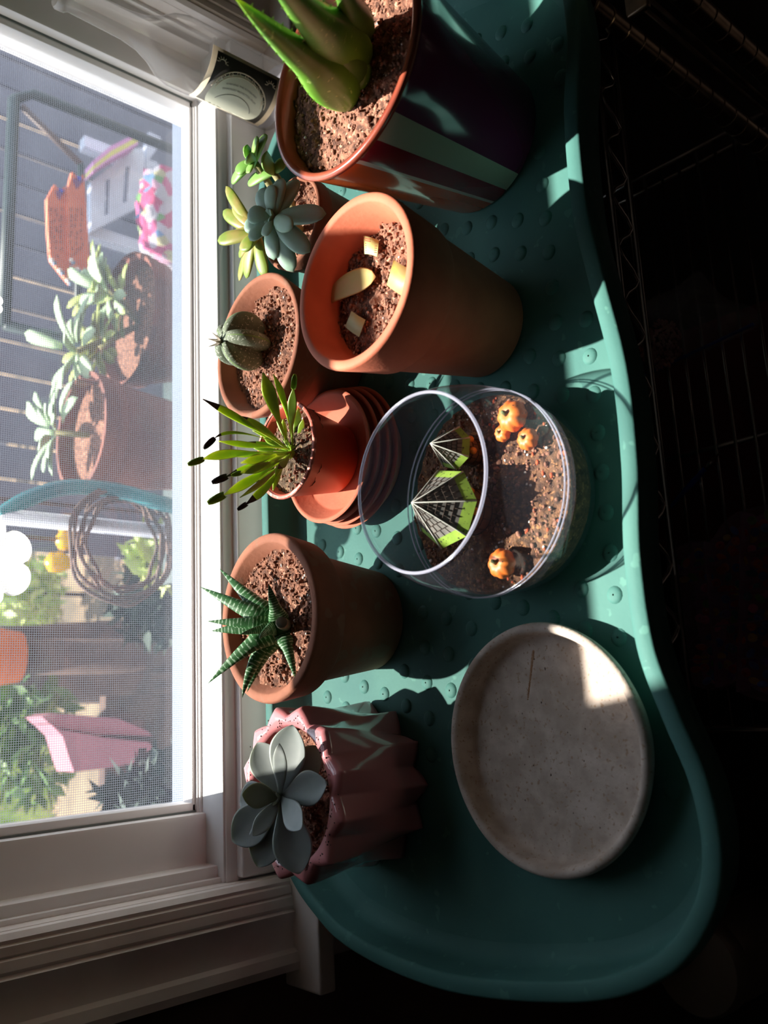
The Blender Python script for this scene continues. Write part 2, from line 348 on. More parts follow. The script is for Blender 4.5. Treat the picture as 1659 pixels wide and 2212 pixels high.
# white slotted chair
m_wplast = mat('white_plastic', (214, 216, 226), .45, (196, 198, 210), 10)
chair = thing('garden_chair', 'white plastic garden chair with two slots in its back', 'chair', (at(250, 400, 2.45).x, 2.5, GZ))
def slotted(outer, holes, Y, th, M, name, parent):
    bm = bmesh.new()
    for lp_ in [outer] + holes:
        vs = [bm.verts.new(at(x, y, Y)) for x, y in lp_]
        for k in range(len(vs)): bm.edges.new((vs[k - 1], vs[k]))
    bmesh.ops.triangle_fill(bm, edges=bm.edges[:], use_beauty=True)
    r_ = bmesh.ops.extrude_face_region(bm, geom=bm.faces[:] )
    for v in r_['geom']:
        if isinstance(v, bmesh.types.BMVert): v.co.y += th
    bmesh.ops.recalc_face_normals(bm, faces=bm.faces[:])
    return obj(name, bmout(bm), M, parent, smooth=False)
slotted([(197, 392), (287, 322), (308, 318), (313, 340), (306, 436), (296, 448), (196, 501)], [[(229, 390), (237, 386), (234, 462), (226, 466)], [(271, 362), (280, 358), (274, 436), (265, 438)]], 2.45, .03, m_wplast, 'backrest', chair)
quadpoly([(318, 300), (322, 284), (346, 296), (350, 306), (322, 345), (340, 350), (318, 405), (312, 400)], 2.47, .03, m_wplast, 'armrest', chair)
c0 = at(200, 500, 2.45); c1 = at(300, 325, 2.45); 
for xx in (c0.x + .02, c1.x - .02):
    obj('leg', box(xx - .02, xx + .02, 2.48, 2.52, GZ, c0.z + .02), m_wplast, chair, smooth=False); obj('leg', box(xx - .02, xx + .02, 2.85, 2.89, GZ, GZ + .42), m_wplast, chair, smooth=False)
obj('seat', box(c0.x, c1.x, 2.48, 2.90, GZ + .40, GZ + .43, .005), m_wplast, chair, flat_angle=40)
# folded cloth on the chair
m_clothp = mat('pink_cloth', (216, 150, 196), .9); m_clothy = mat('yellow_cloth', (214, 204, 110), .9)
fc = thing('folded_cloth', 'pink and yellow striped cloth folded over the top of the white chair', 'cloth', at(250, 330, 2.42))
quadpoly([(201, 348), (238, 316), (296, 288), (301, 293), (240, 326), (202, 357)], 2.385, .062, m_clothp, 'stripe', fc); quadpoly([(202, 357), (240, 326), (301, 293), (299, 306), (240, 338), (202, 366)], 2.385, .062, m_clothy, 'stripe', fc); quadpoly([(202, 366), (240, 338), (299, 306), (298, 312), (236, 346), (200, 372), ], 2.385, .062, m_clothp, 'stripe', fc)
# flower-print fabric over a crate
def floral():
    M = mat('flower_print', (210, 200, 206), .9); N = M.node_tree; L = N.links.new; b = N.nodes['Principled BSDF']
    tc = N.nodes.new('ShaderNodeTexCoord'); v = N.nodes.new('ShaderNodeTexVoronoi'); v.inputs['Scale'].default_value = 34; L(tc.outputs['Object'], v.inputs['Vector'])
    sp = N.nodes.new('ShaderNodeSeparateColor'); L(v.outputs['Color'], sp.inputs[0]); r = N.nodes.new('ShaderNodeValToRGB'); r.color_ramp.interpolation = 'CONSTANT'
    cs = [(176, 168, 176), (176, 74, 116), (190, 146, 166), (96, 142, 78), (96, 130, 168), (170, 166, 172), (168, 62, 100), (170, 164, 124)]
    e = r.color_ramp.elements; e[0].color = lin(cs[0]); e[1].position = 1 / 8; e[1].color = lin(cs[1])
    for k in range(2, 8): q = e.new(k / 8); q.color = lin(cs[k])
    L(sp.outputs[0], r.inputs[0]); L(r.outputs[0], b.inputs['Base Color']); return M
fb = thing('flower_print_cloth', 'bright flower-print cloth hanging over a crate by the white chair', 'cloth', (at(330, 470, 2.0).x, 2.0, GZ))
P_ = at(372, 440, 2.0)
def lump(c, sx, sy, sz, amp=.1, sub=4, fr=6):
    bm = bmesh.new(); bmesh.ops.create_icosphere(bm, subdivisions=sub, radius=1)
    for v in bm.verts:
        d = v.co.normalized(); q = (max(abs(d.x), abs(d.y), abs(d.z))) ** -.55; k = 1 + amp * noise.noise(d * fr + Vector(c)); v.co = Vector((c[0] + d.x * sx * q * k, c[1] + d.y * sy * q * k, c[2] + d.z * sz * q * k))
    return bmout(bm)
obj('cloth', lump((P_.x - .01, 2.05, P_.z - .06), .14, .06, .13, .16), floral(), fb)
obj('crate', box(P_.x - .10, P_.x + .12, 2.02, 2.10, GZ, P_.z - .2), mat('crate_wood', (96, 80, 68), .8), fb, smooth=False)
# terracotta planters outside
def leaves_of(c, r, n, L, w, M, seed, flat=.6, up=.5):
    random.seed(seed); vv = []
    for _ in range(n):
        a = random.random() * 6.283; e = random.uniform(-.2, 1.0) * up; d = Vector((math.cos(a), math.sin(a) * flat, e)).normalized(); s0 = Vector(c) + d * r * random.uniform(.1, .8)
        l = L * random.uniform(.6, 1.2); v, f, t = leaf(s0, s0 + d * l * .5 + Vector((0, 0, .2 * l)), s0 + d * l, w * random.uniform(.7, 1.2), w * .25, 'bean', 6, 6); vv.append((v, f))
    return vv
m_outgreen = mat('garden_succulent', (150, 172, 140), .6, (170, 190, 150), 12); m_outgold = mat('garden_yellowgreen', (164, 168, 92), .6, (140, 156, 84), 12); m_outleaf = mat('garden_leaf', (70, 104, 52), .6, (104, 136, 62), 8); m_outdk = mat('dark_foliage', (48, 66, 50), .7, (36, 50, 42), 8)
def table(c, w, d, zt, name, label, M):
    t_ = thing(name, label, 'table', (c.x, c.y, GZ)); obj('table_top', box(c.x - w, c.x + w, c.y - d, c.y + d, zt - .025, zt, .004), M, t_, flat_angle=40)
    for sx in (-1, 1):
        for sy in (-1, 1): obj('leg', box(c.x + sx * (w - .03) - .015, c.x + sx * (w - .03) + .015, c.y + sy * (d - .03) - .015, c.y + sy * (d - .03) + .015, GZ, zt - .024), M, t_, smooth=False)
pa = zat(265, 700, -.16); 
tb = at(300, 760, 1.6)
table(Vector((.56, 1.575, 0)), .30, .15, -.30, 'potting_table', 'dark green potting table outside the window holding terracotta pots', m_grnmetal)
def big_pot(c, r, zt, zb, label, rings_=2):
    t_ = thing('outdoor_planter', label, 'planter', (c[0], c[1], zb)); pr = [(0, zb), (r * .72, zb), (r * .92, zt - .05)]
    for k in range(rings_): pr += [(r * (.93 + .04 * k), zt - .05 + .022 * k), (r * (.98 + .03 * k), zt - .046 + .022 * k), (r * (.98 + .03 * k), zt - .034 + .022 * k)]
    pr += [(r * 1.04, zt - .005), (r * 1.03, zt), (r * .95, zt), (r * .9, zt - .03), (0, zt - .03)]
    obj('pot', lathe(pr, c, 48), m_terra_out, t_, flat_angle=50); obj('soil', lathe([(0.001, zt - .022), (r * .9, zt - .026)], c, 32), m_soil, t_); return t_
cA = at(305, 700, 1.60); tA = big_pot((cA.x, 1.60), .135, cA.z + .03, -.30, 'wide ribbed terracotta planter of pale succulents on the green table', 3)
for k, (px, py, yy, n, L, w, mm) in enumerate([(235, 640, 1.62, 26, .07, .014, m_outgreen), (225, 620, 1.66, 22, .06, .011, m_outgold), (165, 760, 1.60, 16, .085, .016, m_outgreen), (215, 750, 1.63, 26, .07, .013, m_outgold), (265, 650, 1.58, 16, .05, .010, m_outgold)]):
    vv = leaves_of(at(px, py, yy), .05, n, L, w, mm, k + 3)
    cl_ = obj('plant', tube([(cA.x, 1.6, cA.z), at(px, py, yy)], .006, 6), m_stem, tA)
    for q in vv[:20]: obj('leaf', q, mm, cl_)
cB = at(250, 945, 1.55); tB = big_pot((cB.x, 1.55), .112, at(150, 945, 1.6).z, -.30, 'brown terracotta planter of grey leaves on the green table', 2)
vv = leaves_of((cB.x, 1.58, at(120, 940, 1.58).z), .05, 18, .07, .013, m_outgreen, 21); cl_ = obj('plant', tube([(cB.x, 1.55, cB.z), (cB.x, 1.58, at(120, 940, 1.58).z)], .006, 6), m_stem, tB)
for q in vv: obj('leaf', q, m_outgreen, cl_)
# teal arched tube with wreath
m_teal = mat('teal_enamel', (52, 140, 142), .3, (44, 112, 120), 10)
arch = thing('teal_arch', 'bent teal metal tube arching out over the vine wreath', 'arch', (at(430, 1110, 1.28).x, 1.28, GZ))
pts = crom([at(0, 1115, 1.38), at(60, 1078, 1.38), at(150, 1052, 1.37), at(260, 1062, 1.35), at(340, 1085, 1.32), at(440, 1110, 1.30)], 6, False)
obj('tube', tube(pts + [Vector((pts[-1].x, 1.30, GZ))], .013, 10), m_teal, arch); obj('foot', tube([pts[0], Vector((pts[0].x, 1.38, GZ))], .013, 10), m_wplast, arch)
m_vine = mat('twisted_vine', (122, 98, 86), .85, (94, 74, 66), 30)
wr = thing('vine_wreath', 'round brown twisted vine wreath hanging from the teal arch', 'wreath', at(265, 1170, 1.36))
wc = at(265, 1175, 1.36)
for k in range(5):
    R_ = .066 + .007 * k; ph = random.random() * 6; pp = [wc + Vector((R_ * 1.1 * math.cos(a), .012 * math.sin(3 * a + ph), R_ * .95 * math.sin(a) + .006 * math.sin(5 * a + ph))) for a in [i * 2 * math.pi / 40 for i in range(40)]]
    obj('twig', tube(pp, .0034, 6, closed=True), m_vine, wr)
obj('hanger', tube([wc + Vector((0, 0, .07)), at(240, 1060, 1.352)], .002, 5), m_vine, wr)
# yellow hanging feeder
m_yel = mat('yellow_plastic', (238, 190, 30), .2, (228, 160, 26), 20)
fd = thing('yellow_feeder', 'bright yellow glossy hanging feeder of three cups', 'feeder', at(150, 1170, 2.4))
for px, py, r_ in ((155, 1133, .030), (152, 1168, .030), (130, 1215, .030)):
    c_ = at(px, py, 2.4); obj('cup', lathe([(0, -.035), (r_ * .5, -.03), (r_, 0), (r_ * .9, .028), (r_ * .3, .04), (0, .04)], (c_.x, c_.y), 20, z0=c_.z), m_yel, fd)
a_, b_, c_ = at(155, 1133, 2.4), at(152, 1168, 2.4), at(130, 1215, 2.4); obj('wire', tube([a_, b_, c_], .006, 6), m_vine, fd)
obj('hook', tube([b_, Vector((b_.x, 2.4, b_.z + .4)), Vector((b_.x + .1, 2.42, b_.z + .45)), Vector((b_.x + .12, 2.42, GZ))], .006, 6), m_vine, fd)
# lattice rails far behind
rl = thing('wooden_rail_fence', 'low weathered wooden rail fence far across the yard', 'fence', (.2, 5.75, GZ))
for zz in (-1.05, -.85, -.62): obj('rail', box(-1.6, 1.9, 5.75, 5.78, zz, zz + .07), m_plank, rl, smooth=False)
for k in range(9): obj('post', box(-1.6 + .42 * k, -1.54 + .42 * k, 5.78, 5.84, GZ, -.5), m_plank, rl, smooth=False)
# trunk, shrubs, grass
m_bark2 = mat('tree_bark', (98, 76, 64), .95, (70, 54, 48), 14, bump=.6, bscale=40)
tr = thing('garden_tree', 'thick brown tree trunk standing in the yard', 'tree', (at(250, 1430, 3.4).x, 3.4, GZ))
tx = at(230, 1430, 3.4); 
def trunkr(r, z, a, j): return r * (1 + .09 * math.sin(5 * a + 3 * z) + .05 * math.sin(9 * a))
obj('trunk', lathe([(.24, GZ), (.17, GZ + .25), (.135, -.6), (.13, -.2), (.10, .4), (.0, .45)], (tx.x, 3.4), 28, trunkr), m_bark2, tr)
def shrub(px, py, Y, r, n, L, w, mm, seed, label, nm='shrub', h=1.0):
    c = at(px, py, Y); t_ = thing(nm, label, 'shrub', (c.x, Y, GZ)); random.seed(seed); vv = []
    for _ in range(n):
        d = Vector((random.gauss(0, 1), random.gauss(0, 1), random.gauss(0, 1) * h)).normalized(); p = c + d * r * random.random() ** .4; s_ = Vector((random.gauss(0, 1), random.gauss(0, 1), random.gauss(0, .6))).normalized(); u_ = s_.cross(Vector((random.random(), random.random(), random.random())).normalized()).normalized(); l = L * random.uniform(.6, 1.3)
        vv.append(([p - s_ * l, p + u_ * w, p + s_ * l, p - u_ * w, p + s_.cross(u_) * w * .25], [(0, 1, 4), (1, 2, 4), (2, 3, 4), (3, 0, 4)]))
    tag(obj('foliage', join(*vv), mm, t_), None, None, None, 'stuff'); obj('stem', tube([(c.x, Y, GZ), c], .012, 6), m_bark2, t_)
m_lime = mat('sunny_leaf', (150, 176, 88), .6, (186, 190, 120), 6)
shrub(60, 1280, 4.5, .2, 300, .045, .02, m_lime, 31, 'sunny lime green shrub beside the tree trunk')
shrub(50, 1600, 2.85, .2, 360, .045, .018, m_outleaf, 32, 'mid green leafy shrub beside the pink cart cover')
shrub(335, 1300, 2.12, .12, 300, .04, .018, m_outdk, 33, 'dark green shrub under the vine wreath')
shrub(330, 1560, 3.9, .24, 420, .04, .018, m_outdk, 34, 'dark bluish shrub behind the pink cart cover')
shrub(45, 1470, 4.6, .16, 260, .04, .018, m_outleaf, 35, 'green shrub behind the lime one')
shrub(280, 1745, 1.72, .07, 160, .035, .015, m_outdk, 36, 'low dark shrub beside the window frame')
shrub(345, 1200, 1.85, .06, 200, .05, .02, m_lime, 37, 'small yellow-green shrub growing close to the window')
shrub(360, 1700, 1.45, .08, 200, .03, .012, m_outdk, 38, 'tiny dark plant close under the window')
gr = []
random.seed(5)
for _ in range(2600):
    x_, y_ = random.uniform(-.9, .8), random.uniform(4.8, 5.7); h_ = random.uniform(.05, .14); a = random.random() * 6.28; dx, dy = .008 * math.cos(a), .008 * math.sin(a)
    gr.append(([(x_ - dx, y_ - dy, GZ), (x_ + dx, y_ + dy, GZ), (x_ + random.uniform(-.04, .04), y_ + random.uniform(-.04, .04), GZ + h_)], [(0, 1, 2)]))
tag(obj('grass', join(*gr), m_lime, None, smooth=False), 'patch of sunlit grass on the yard ground', 'grass', None, 'stuff')
m_barrow = mat('dusty_pink_fabric', (176, 112, 122), .8, (158, 98, 110), 6)
pb = thing('pink_barrow', 'dusty pink folded garden cart cover in the yard', 'cart', (at(230, 1610, 2.4).x, 2.4, GZ))
quadpoly([(90, 1548), (112, 1540), (255, 1552), (320, 1580), (328, 1590), (215, 1586), (125, 1572), (105, 1562)], 2.42, .12, m_barrow, 'upper_panel', pb)
quadpoly([(110, 1565), (130, 1576), (215, 1592), (322, 1604), (350, 1640), (270, 1652), (210, 1662), (160, 1668), (150, 1640), (135, 1590)], 2.40, .12, m_barrow, 'lower_panel', pb)
c_ = at(230, 1620, 2.45); obj('prop', box(c_.x - .15, c_.x + .15, 2.46, 2.5, GZ, c_.z), m_bark2, pb, smooth=False)
ob = thing('orange_bucket', 'orange bucket on a stand among the shrubs of the yard', 'bucket', (at(-40, 1420, 2.55).x, 2.55, GZ))
c_ = at(-40, 1420, 2.55); obj('body', lathe([(0, c_.z - .1), (.07, c_.z - .1), (.095, c_.z + .06), (.10, c_.z + .06), (.10, c_.z + .075), (.09, c_.z + .075), (.08, c_.z - .05), (0, c_.z - .05)], (c_.x, 2.55), 32), mat('orange_plastic', (206, 104, 48), .5), ob, flat_angle=50)
obj('stand', lathe([(0.06, GZ), (.05, c_.z - .102), (0, c_.z - .1005)], (c_.x, 2.55), 16), m_bark2, ob)
obj('handle', tube([(c_.x - .098, 2.55, c_.z + .06), (c_.x - .06, 2.53, c_.z + .14), (c_.x + .06, 2.53, c_.z + .14), (c_.x + .098, 2.55, c_.z + .06)], .006, 6), m_wplast, ob)
# gel flower clings on the pane
m_cling = glassy('frosted_gel', (.9, .9, .88), 1.4, .3, .93, (.92, .91, .88))
def cling(px, py, r, label, n=6, rot=0):
    c = at(px, py, .9655); V, F = [], []; N_ = 72; out = []
    for k in range(N_):
        a = 2 * math.pi * k / N_; rr_ = r * (.74 + .26 * abs(math.cos(n / 2 * a + rot)) ** .6); out.append((c.x + rr_ * math.cos(a), c.z + rr_ * math.sin(a)))
    for j, (sc_, yy) in enumerate(((1, .9678), (1, .9668), (.9, .9655), (.001, .9650))):
        V += [(c.x + (a - c.x) * sc_, yy, c.z + (b - c.z) * sc_) for a, b in out]
    for j in range(3):
        for k in range(N_): l = (k + 1) % N_; F.append((j * N_ + k, j * N_ + l, (j + 1) * N_ + l, (j + 1) * N_ + k))
    t_ = thing('window_cling', label, 'decoration', c); obj('gel', (V, F), m_cling, t_)
cling(-28, 1212, .051, 'large frosted white flower-shaped gel cling on the window glass')
cling(-22, 652, .016, 'small frosted white round gel cling on the window glass by the metal stand')

# ------------------------------------------------------------------ wire rack
rack = thing('wire_rack', 'chrome wire shelving rack under the green tray', 'shelf', (.30, .5, RZ0))
SX0, SX1, SY0, SY1 = -.055, .640, .372, .80
def rod(name, a, b, r=.003, mm=None, par=rack, seg=8):
    return obj(name, tube([a, b], r, seg), mm or m_chrome, par)
def shelf(zt, wires_from, x1, drop=.032, yf=SY0):
    rod('rail', (SX0, yf, zt), (x1, yf, zt), .0034); rod('rail', (SX0, yf, zt - drop), (x1, yf, zt - drop), .0034)
    n = 14; z = []
    for i in range(n * 2 + 1):
        z.append(Vector((SX0 + (x1 - SX0) * i / (2 * n), yf, zt - (.003 if i % 2 else drop - .003))))
    obj('truss_wire', tube(crom(z, 3, False), .0021, 6), m_chrome, rack)
    for y in (yf, SY1):
        pass
    rod('rail', (SX0, SY1, zt), (x1, SY1, zt), .0034); rod('rail', (SX0, SY1, zt - drop), (x1, SY1, zt - drop), .0034)
    for x in (SX0, x1):
        rod('end_rail', (x, yf, zt), (x, SY1, zt), .0034); rod('end_rail', (x, yf, zt - drop), (x, SY1, zt - drop), .0034)
    for x in (SX0 + .33, ):
        rod('cross_bar', (x, yf, zt - .0045), (x, SY1, zt - .0045), .0032)
    y = wires_from
    while y < SY1 - .01:
        rod('wire', (SX0, y, zt + .0005), (x1, y, zt + .0005), .0020, seg=6); y += .0245
shelf(-.0160, .39, SX1)
shelf(-.38, .39, .66)
for (px, py) in ((SX1 - .035, SY0 + .0), (SX0 + .02, SY1), (SX1 - .035, SY1)):
    pr = [(0, RZ0)]
    z = RZ0
    while z < -.02:
        pr += [(.0125, z), (.0125, z + .022), (.0113, z + .0228), (.0113, z + .0247)]; z += .0254
    pr = [(r_, min(z_, -.0128)) for r_, z_ in pr] + [(0, -.0128)]
    obj('post', lathe(pr, (px, py), 20), m_chrome_d, rack, flat_angle=30)
rack2 = thing('display_rack', 'second dark chrome post rack standing in front of the shelving', 'rack', (.585, .30, RZ0))
pr = [(0, RZ0)]; z = RZ0
while z < .04: pr += [(.0105, z), (.0105, z + .022), (.0094, z + .0228), (.0094, z + .0247)]; z += .0254
pr += [(.0105, z), (0, z)]
obj('post', lathe(pr, (.585, .30), 20), m_chrome_d, rack2, flat_angle=30)
for q in ((-.03, .003), (-.045, .0)):
    obj('side_wire', tube([(.585 + q[0], .305, RZ0), (.585 + q[0], .305, .02)], .0022, 6), m_chrome_d, rack2)
obj('foot_bar', box(.50, .66, .285, .315, RZ0, RZ0 + .012, .002), m_chrome_d, rack2)
obj('top_bar', box(.53, .60, .295, .315, .018, .024, .002), m_chrome_d, rack2)

# ------------------------------------------------------------------ green tray
ZR = .036
front = [zat(x, y, ZR) for x, y in [(1222, 60), (1217, 250), (1234, 450), (1268, 600), (1318, 800), (1340, 1000), (1346, 1200), (1374, 1400), (1428, 1550), (1490, 1700), (1516, 1850), (1490, 1970), (1410, 2068), (1255, 2120), (1010, 2112), (860, 2070), (745, 2010), (690, 1955)]]
inner = front + [Vector((-.172, .788, ZR)), Vector((-.13, .818, ZR)), Vector((-.06, .8255, ZR)), Vector((.1, .8255, ZR)), Vector((.3, .8255, ZR)), Vector((.5, .8255, ZR)), Vector((.62, .82, ZR)), Vector((.69, .77, ZR)), Vector((.715, .66, ZR)), Vector((.71, .54, ZR)), Vector((.675, .43, ZR)), Vector((.62, .375, ZR))]
cv = crom([Vector((p.x, p.y)) for p in inner], 8)
if sum(cv[i].x * cv[(i + 1) % len(cv)].y - cv[(i + 1) % len(cv)].x * cv[i].y for i in range(len(cv))) < 0: cv = cv[::-1]
def offs(c, d):
    n = len(c); out = []
    for i in range(n):
        t = (c[(i + 2) % n] - c[i - 2]).normalized(); out.append(c[i] + Vector((t.y, -t.x)) * d)
    return out
rings = [(-.020, -.0003), (-.012, .0012), (-.006, .005), (-.003, .012), (-.0005, ZR - .003), (0.0, ZR - .001), (.0015, ZR), (.0122, ZR), (.0142, ZR - .0016), (.0146, ZR - .014), (.0120, ZR - .0145), (.0115, ZR - .012), (.0075, ZR - .012), (.0065, .004), (.004, -.008), (.001, -.0112), (-.02, -.0118)]
V, F = [], []; n = len(cv)
for d, z in rings:
    V += [(p.x, p.y, z) for p in offs(cv, d)]
for k in range(len(rings) - 1):
    for i in range(n):
        j = (i + 1) % n; F.append((k * n + i, k * n + j, (k + 1) * n + j, (k + 1) * n + i))
tray = thing('boot_tray', 'green plastic tray with raised dots and a wavy rim holding the pots', 'tray', (.2, .6, -.0118))
obj('tray_rim', (V, F), m_tray, tray, flat_angle=50)
bm = bmesh.new(); vs = [bm.verts.new((p.x, p.y, -.0003)) for p in offs(cv, -.020)]; f = bm.faces.new(vs)
if f.normal.z < 0: f.normal_flip()
bmesh.ops.triangulate(bm, faces=bm.faces[:]); a = bmout(bm)
bm = bmesh.new(); vs = [bm.verts.new((p.x, p.y, -.0118)) for p in offs(cv, -.020)]; bm.faces.new(vs); bmesh.ops.triangulate(bm, faces=bm.faces[:]); b = bmout(bm)
obj('tray_floor', join(a, b), m_tray, tray, smooth=False)
def inside(p, poly):
    c = False; n = len(poly)
    for i in range(n):
        a, b = poly[i], poly[i - 1]
        if (a.y > p.y) != (b.y > p.y) and p.x < (b.x - a.x) * (p.y - a.y) / (b.y - a.y) + a.x: c = not c
    return c
poly = offs(cv, -.030)
BASES = [((.522, .493), .074), ((.336, .508), .054), ((.369, .730), .054), ((.4945, .681), .05), ((.252, .69), .069), ((.0795, .6935), .058), ((-.082, .70), .084), ((-.045, .4645), .096), ((.1635, .478), .080)]
bump_me = None; dome = [(0.0074, -.0004), (.0066, .0007), (.005, .0015), (.003, .0019), (.0008, .0020)]
for r_ in range(-4, 15):
    for k in range(-14, 24):
        p = Vector((.3806 + .0335 * k + .0125 * (r_ % 3), .4294 + .0312 * r_))
        if inside(p, poly) and all((p - Vector(c_)).length > r_c for c_, r_c in BASES):
            if bump_me is None:
                o = obj('bump', lathe(dome, (0, 0), 14), m_tray, tray); bump_me = o.data
                o.location = Vector((p.x, p.y, 0)) - tray.location
                for v in bump_me.vertices: v.co += tray.location
            else:
                o = bpy.data.objects.new('bump', bump_me); COL.objects.link(o); o.parent = tray; o.location = Vector((p.x, p.y, 0)) - tray.location

# ------------------------------------------------------------------ soil helper
def soil(par, c, r, z, dome_=.004, tilt=(0, 0), seed=0, crumbs=260, perl=26, rings_=34, M=None, amp=1.0, rim=.96):
    seg = 120; V, F = [], []
    off = Vector((seed * 7.3, seed * 3.1, 0))
    def h(x, y):
        q = Vector((x, y, 0))
        return (noise.noise((q + off) * 45) * .0045 + noise.noise((q + off) * 130) * .0030 + noise.noise((q + off) * 330) * .0017) * amp + tilt[0] * (x - c[0]) + tilt[1] * (y - c[1])
    V.append((c[0], c[1], z + dome_ + h(*c)))
    for i in range(1, rings_ + 1):
        rr = r * i / rings_
        for k in range(seg):
            a = 2 * math.pi * k / seg; x, y = c[0] + rr * math.cos(a), c[1] + rr * math.sin(a)
            V.append((x, y, z + dome_ * (1 - (i / rings_) ** 2) + h(x, y) - (.003 if i == rings_ else 0)))
    for k in range(seg): F.append((0, 1 + k, 1 + (k + 1) % seg))
    for i in range(rings_ - 1):
        for k in range(seg):
            l = (k + 1) % seg; A = 1 + i * seg; F.append((A + k, A + seg + k, A + seg + l, A + l))
    s = obj('soil', (V, F), M or m_soil, par)
    for nm, cnt, lo, hi, mm in (('soil_crumbs', crumbs * 2, .0005, .0019, m_soil2), ('perlite', perl, .0006, .0014, m_perl)):
        parts = []
        for _ in range(cnt):
            rr = r * rim * math.sqrt(random.random()); a = random.random() * 6.283; x, y = c[0] + rr * math.cos(a), c[1] + rr * math.sin(a)
            zz = z + dome_ * (1 - (rr / r) ** 2) + h(x, y); q = random.uniform(lo, hi) * (1 if random.random() < .8 else 1.3)
            parts.append(ico(q, 1, (x, y, zz + q * .35), (random.uniform(.7, 1.3), random.uniform(.7, 1.3), random.uniform(.6, 1)), .25))
        if parts: tag(obj(nm, join(*parts), mm, s), None, None, None, 'stuff')
    return s
def pot_profile(rb, rr, h, th=.0055, collar=0, cth=.004, z0=0.0, lip=.003, soilz=None):
    def R(z): return rb + (rr - cth * (1 if collar else 0) - rb) * z / h
    p = [(0.0, 0), (rb - .003, 0), (rb, .003)]
    if collar:
        zc = h - collar; p += [(R(zc) , zc), (R(zc) + cth * .8, zc + .0015), (R(zc) + cth, zc + .004), (rr - .0005, h - lip), (rr - .0015, h - .0008), (rr - .003, h)]
    else: p += [(rr - .001, h - lip * 1.6), (rr, h - lip), (rr - .0006, h - .0008), (rr - .002, h)]
    p += [(rr - th, h), (rr - th - .0018, h - .0015)]
    zi = (soilz or h * .6) - .02
    p += [(R(zi) - th, zi), (0, zi)]
    return [(r, z + z0) for r, z in p]

# ------------------------------------------------------------------ striped pot with aloe
AC = (.522, .493)
al = thing('potted_aloe', 'aloe in a large glossy purple, sage, red and orange striped pot', 'potted plant', (*AC, 0))
def stripes():
    M = mat('striped_glaze', (92, 34, 66), .16, coat=.5); N = M.node_tree; L = N.links.new; b = N.nodes['Principled BSDF']
    tc = N.nodes.new('ShaderNodeTexCoord'); sp = N.nodes.new('ShaderNodeSeparateXYZ'); L(tc.outputs['Object'], sp.inputs[0])
    at2 = N.nodes.new('ShaderNodeMath'); at2.operation = 'ARCTAN2'; L(sp.outputs[1], at2.inputs[0]); L(sp.outputs[0], at2.inputs[1])
    # turn so that the seam hides at the back
    ad = N.nodes.new('ShaderNodeMath'); ad.operation = 'ADD'; ad.inputs[1].default_value = math.radians(-60 + 360); L(at2.outputs[0], ad.inputs[0])
    md = N.nodes.new('ShaderNodeMath'); md.operation = 'MODULO'; md.inputs[1].default_value = 2 * math.pi; L(ad.outputs[0], md.inputs[0])
    dv = N.nodes.new('ShaderNodeMath'); dv.operation = 'DIVIDE'; dv.inputs[1].default_value = 2 * math.pi; L(md.outputs[0], dv.inputs[0])
    r = N.nodes.new('ShaderNodeValToRGB'); r.color_ramp.interpolation = 'CONSTANT'; L(dv.outputs[0], r.inputs[0])
    def pos(deg): return ((deg - 60) % 360) / 360
    st = [(60, (214, 98, 44)), (163, (214, 98, 44)), (184, (226, 218, 200)), (187, (146, 30, 48)), (202, (196, 196, 176)), (217, (116, 42, 84)), (330, (214, 98, 44))]
    els = r.color_ramp.elements
    els[0].position = 0; els[0].color = lin(st[0][1]); els[1].position = pos(st[1][0]); els[1].color = lin(st[1][1])
    for d, c in st[2:]:
        e = els.new(pos(d)); e.color = lin(c)
    L(r.outputs[0], b.inputs['Base Color']); return M
m_rimbrown = mat('glazed_rim', (150, 76, 54), .22, (132, 62, 48), 20, coat=.4)
rb, rr, h = .0665, .0945, .181
obj('pot', lathe([(0, 0), (rb - .003, 0), (rb, .003), (rr - .0012, h - .010), (rr, h - .006)], AC, 96), stripes(), al, flat_angle=40)
obj('rim', lathe([(rr, h - .0062), (rr + .0012, h - .003), (rr + .0006, h - .0006), (rr - .002, h), (rr - .005, h - .0006), (rr - .0065, h - .003), (rr - .0085, h - .03)], AC, 96), m_rimbrown, al)
soil(al, AC, rr - .0065, .166, .003, (0, -.02), 1, 520, 40, 46)
m_aloe = mat('aloe_skin', (84, 140, 40), .36, (108, 160, 52), 26, c3=(160, 196, 104), s3=190, t3=.66, sss=.3)
m_aloe_d = mat('aloe_skin_dark', (72, 112, 46), .4, (96, 138, 52), 22, sss=.2)
pl = obj('plant_base', ico(.014, 2, zat(775, 165, .172), (1, 1, .8)), m_aloe, al)
tip_edge = mat('aloe_tooth', (196, 214, 150), .5)
AL = [((762, 205, .170), (650, 130, .25), (505, -8, .345), .0225, .010, m_aloe), ((778, 140, .171), (660, 30, .27), (560, -90, .38), .025, .010, m_aloe), ((785, 85, .171), (750, -10, .24), (690, -130, .34), .015, .008, m_aloe_d), ((778, 175, .171), (720, 90, .22), (640, 0, .30), .014, .007, m_aloe_d), ((770, 120, .173), (640, -40, .27), (560, -160, .36), .016, .008, m_aloe_d)]
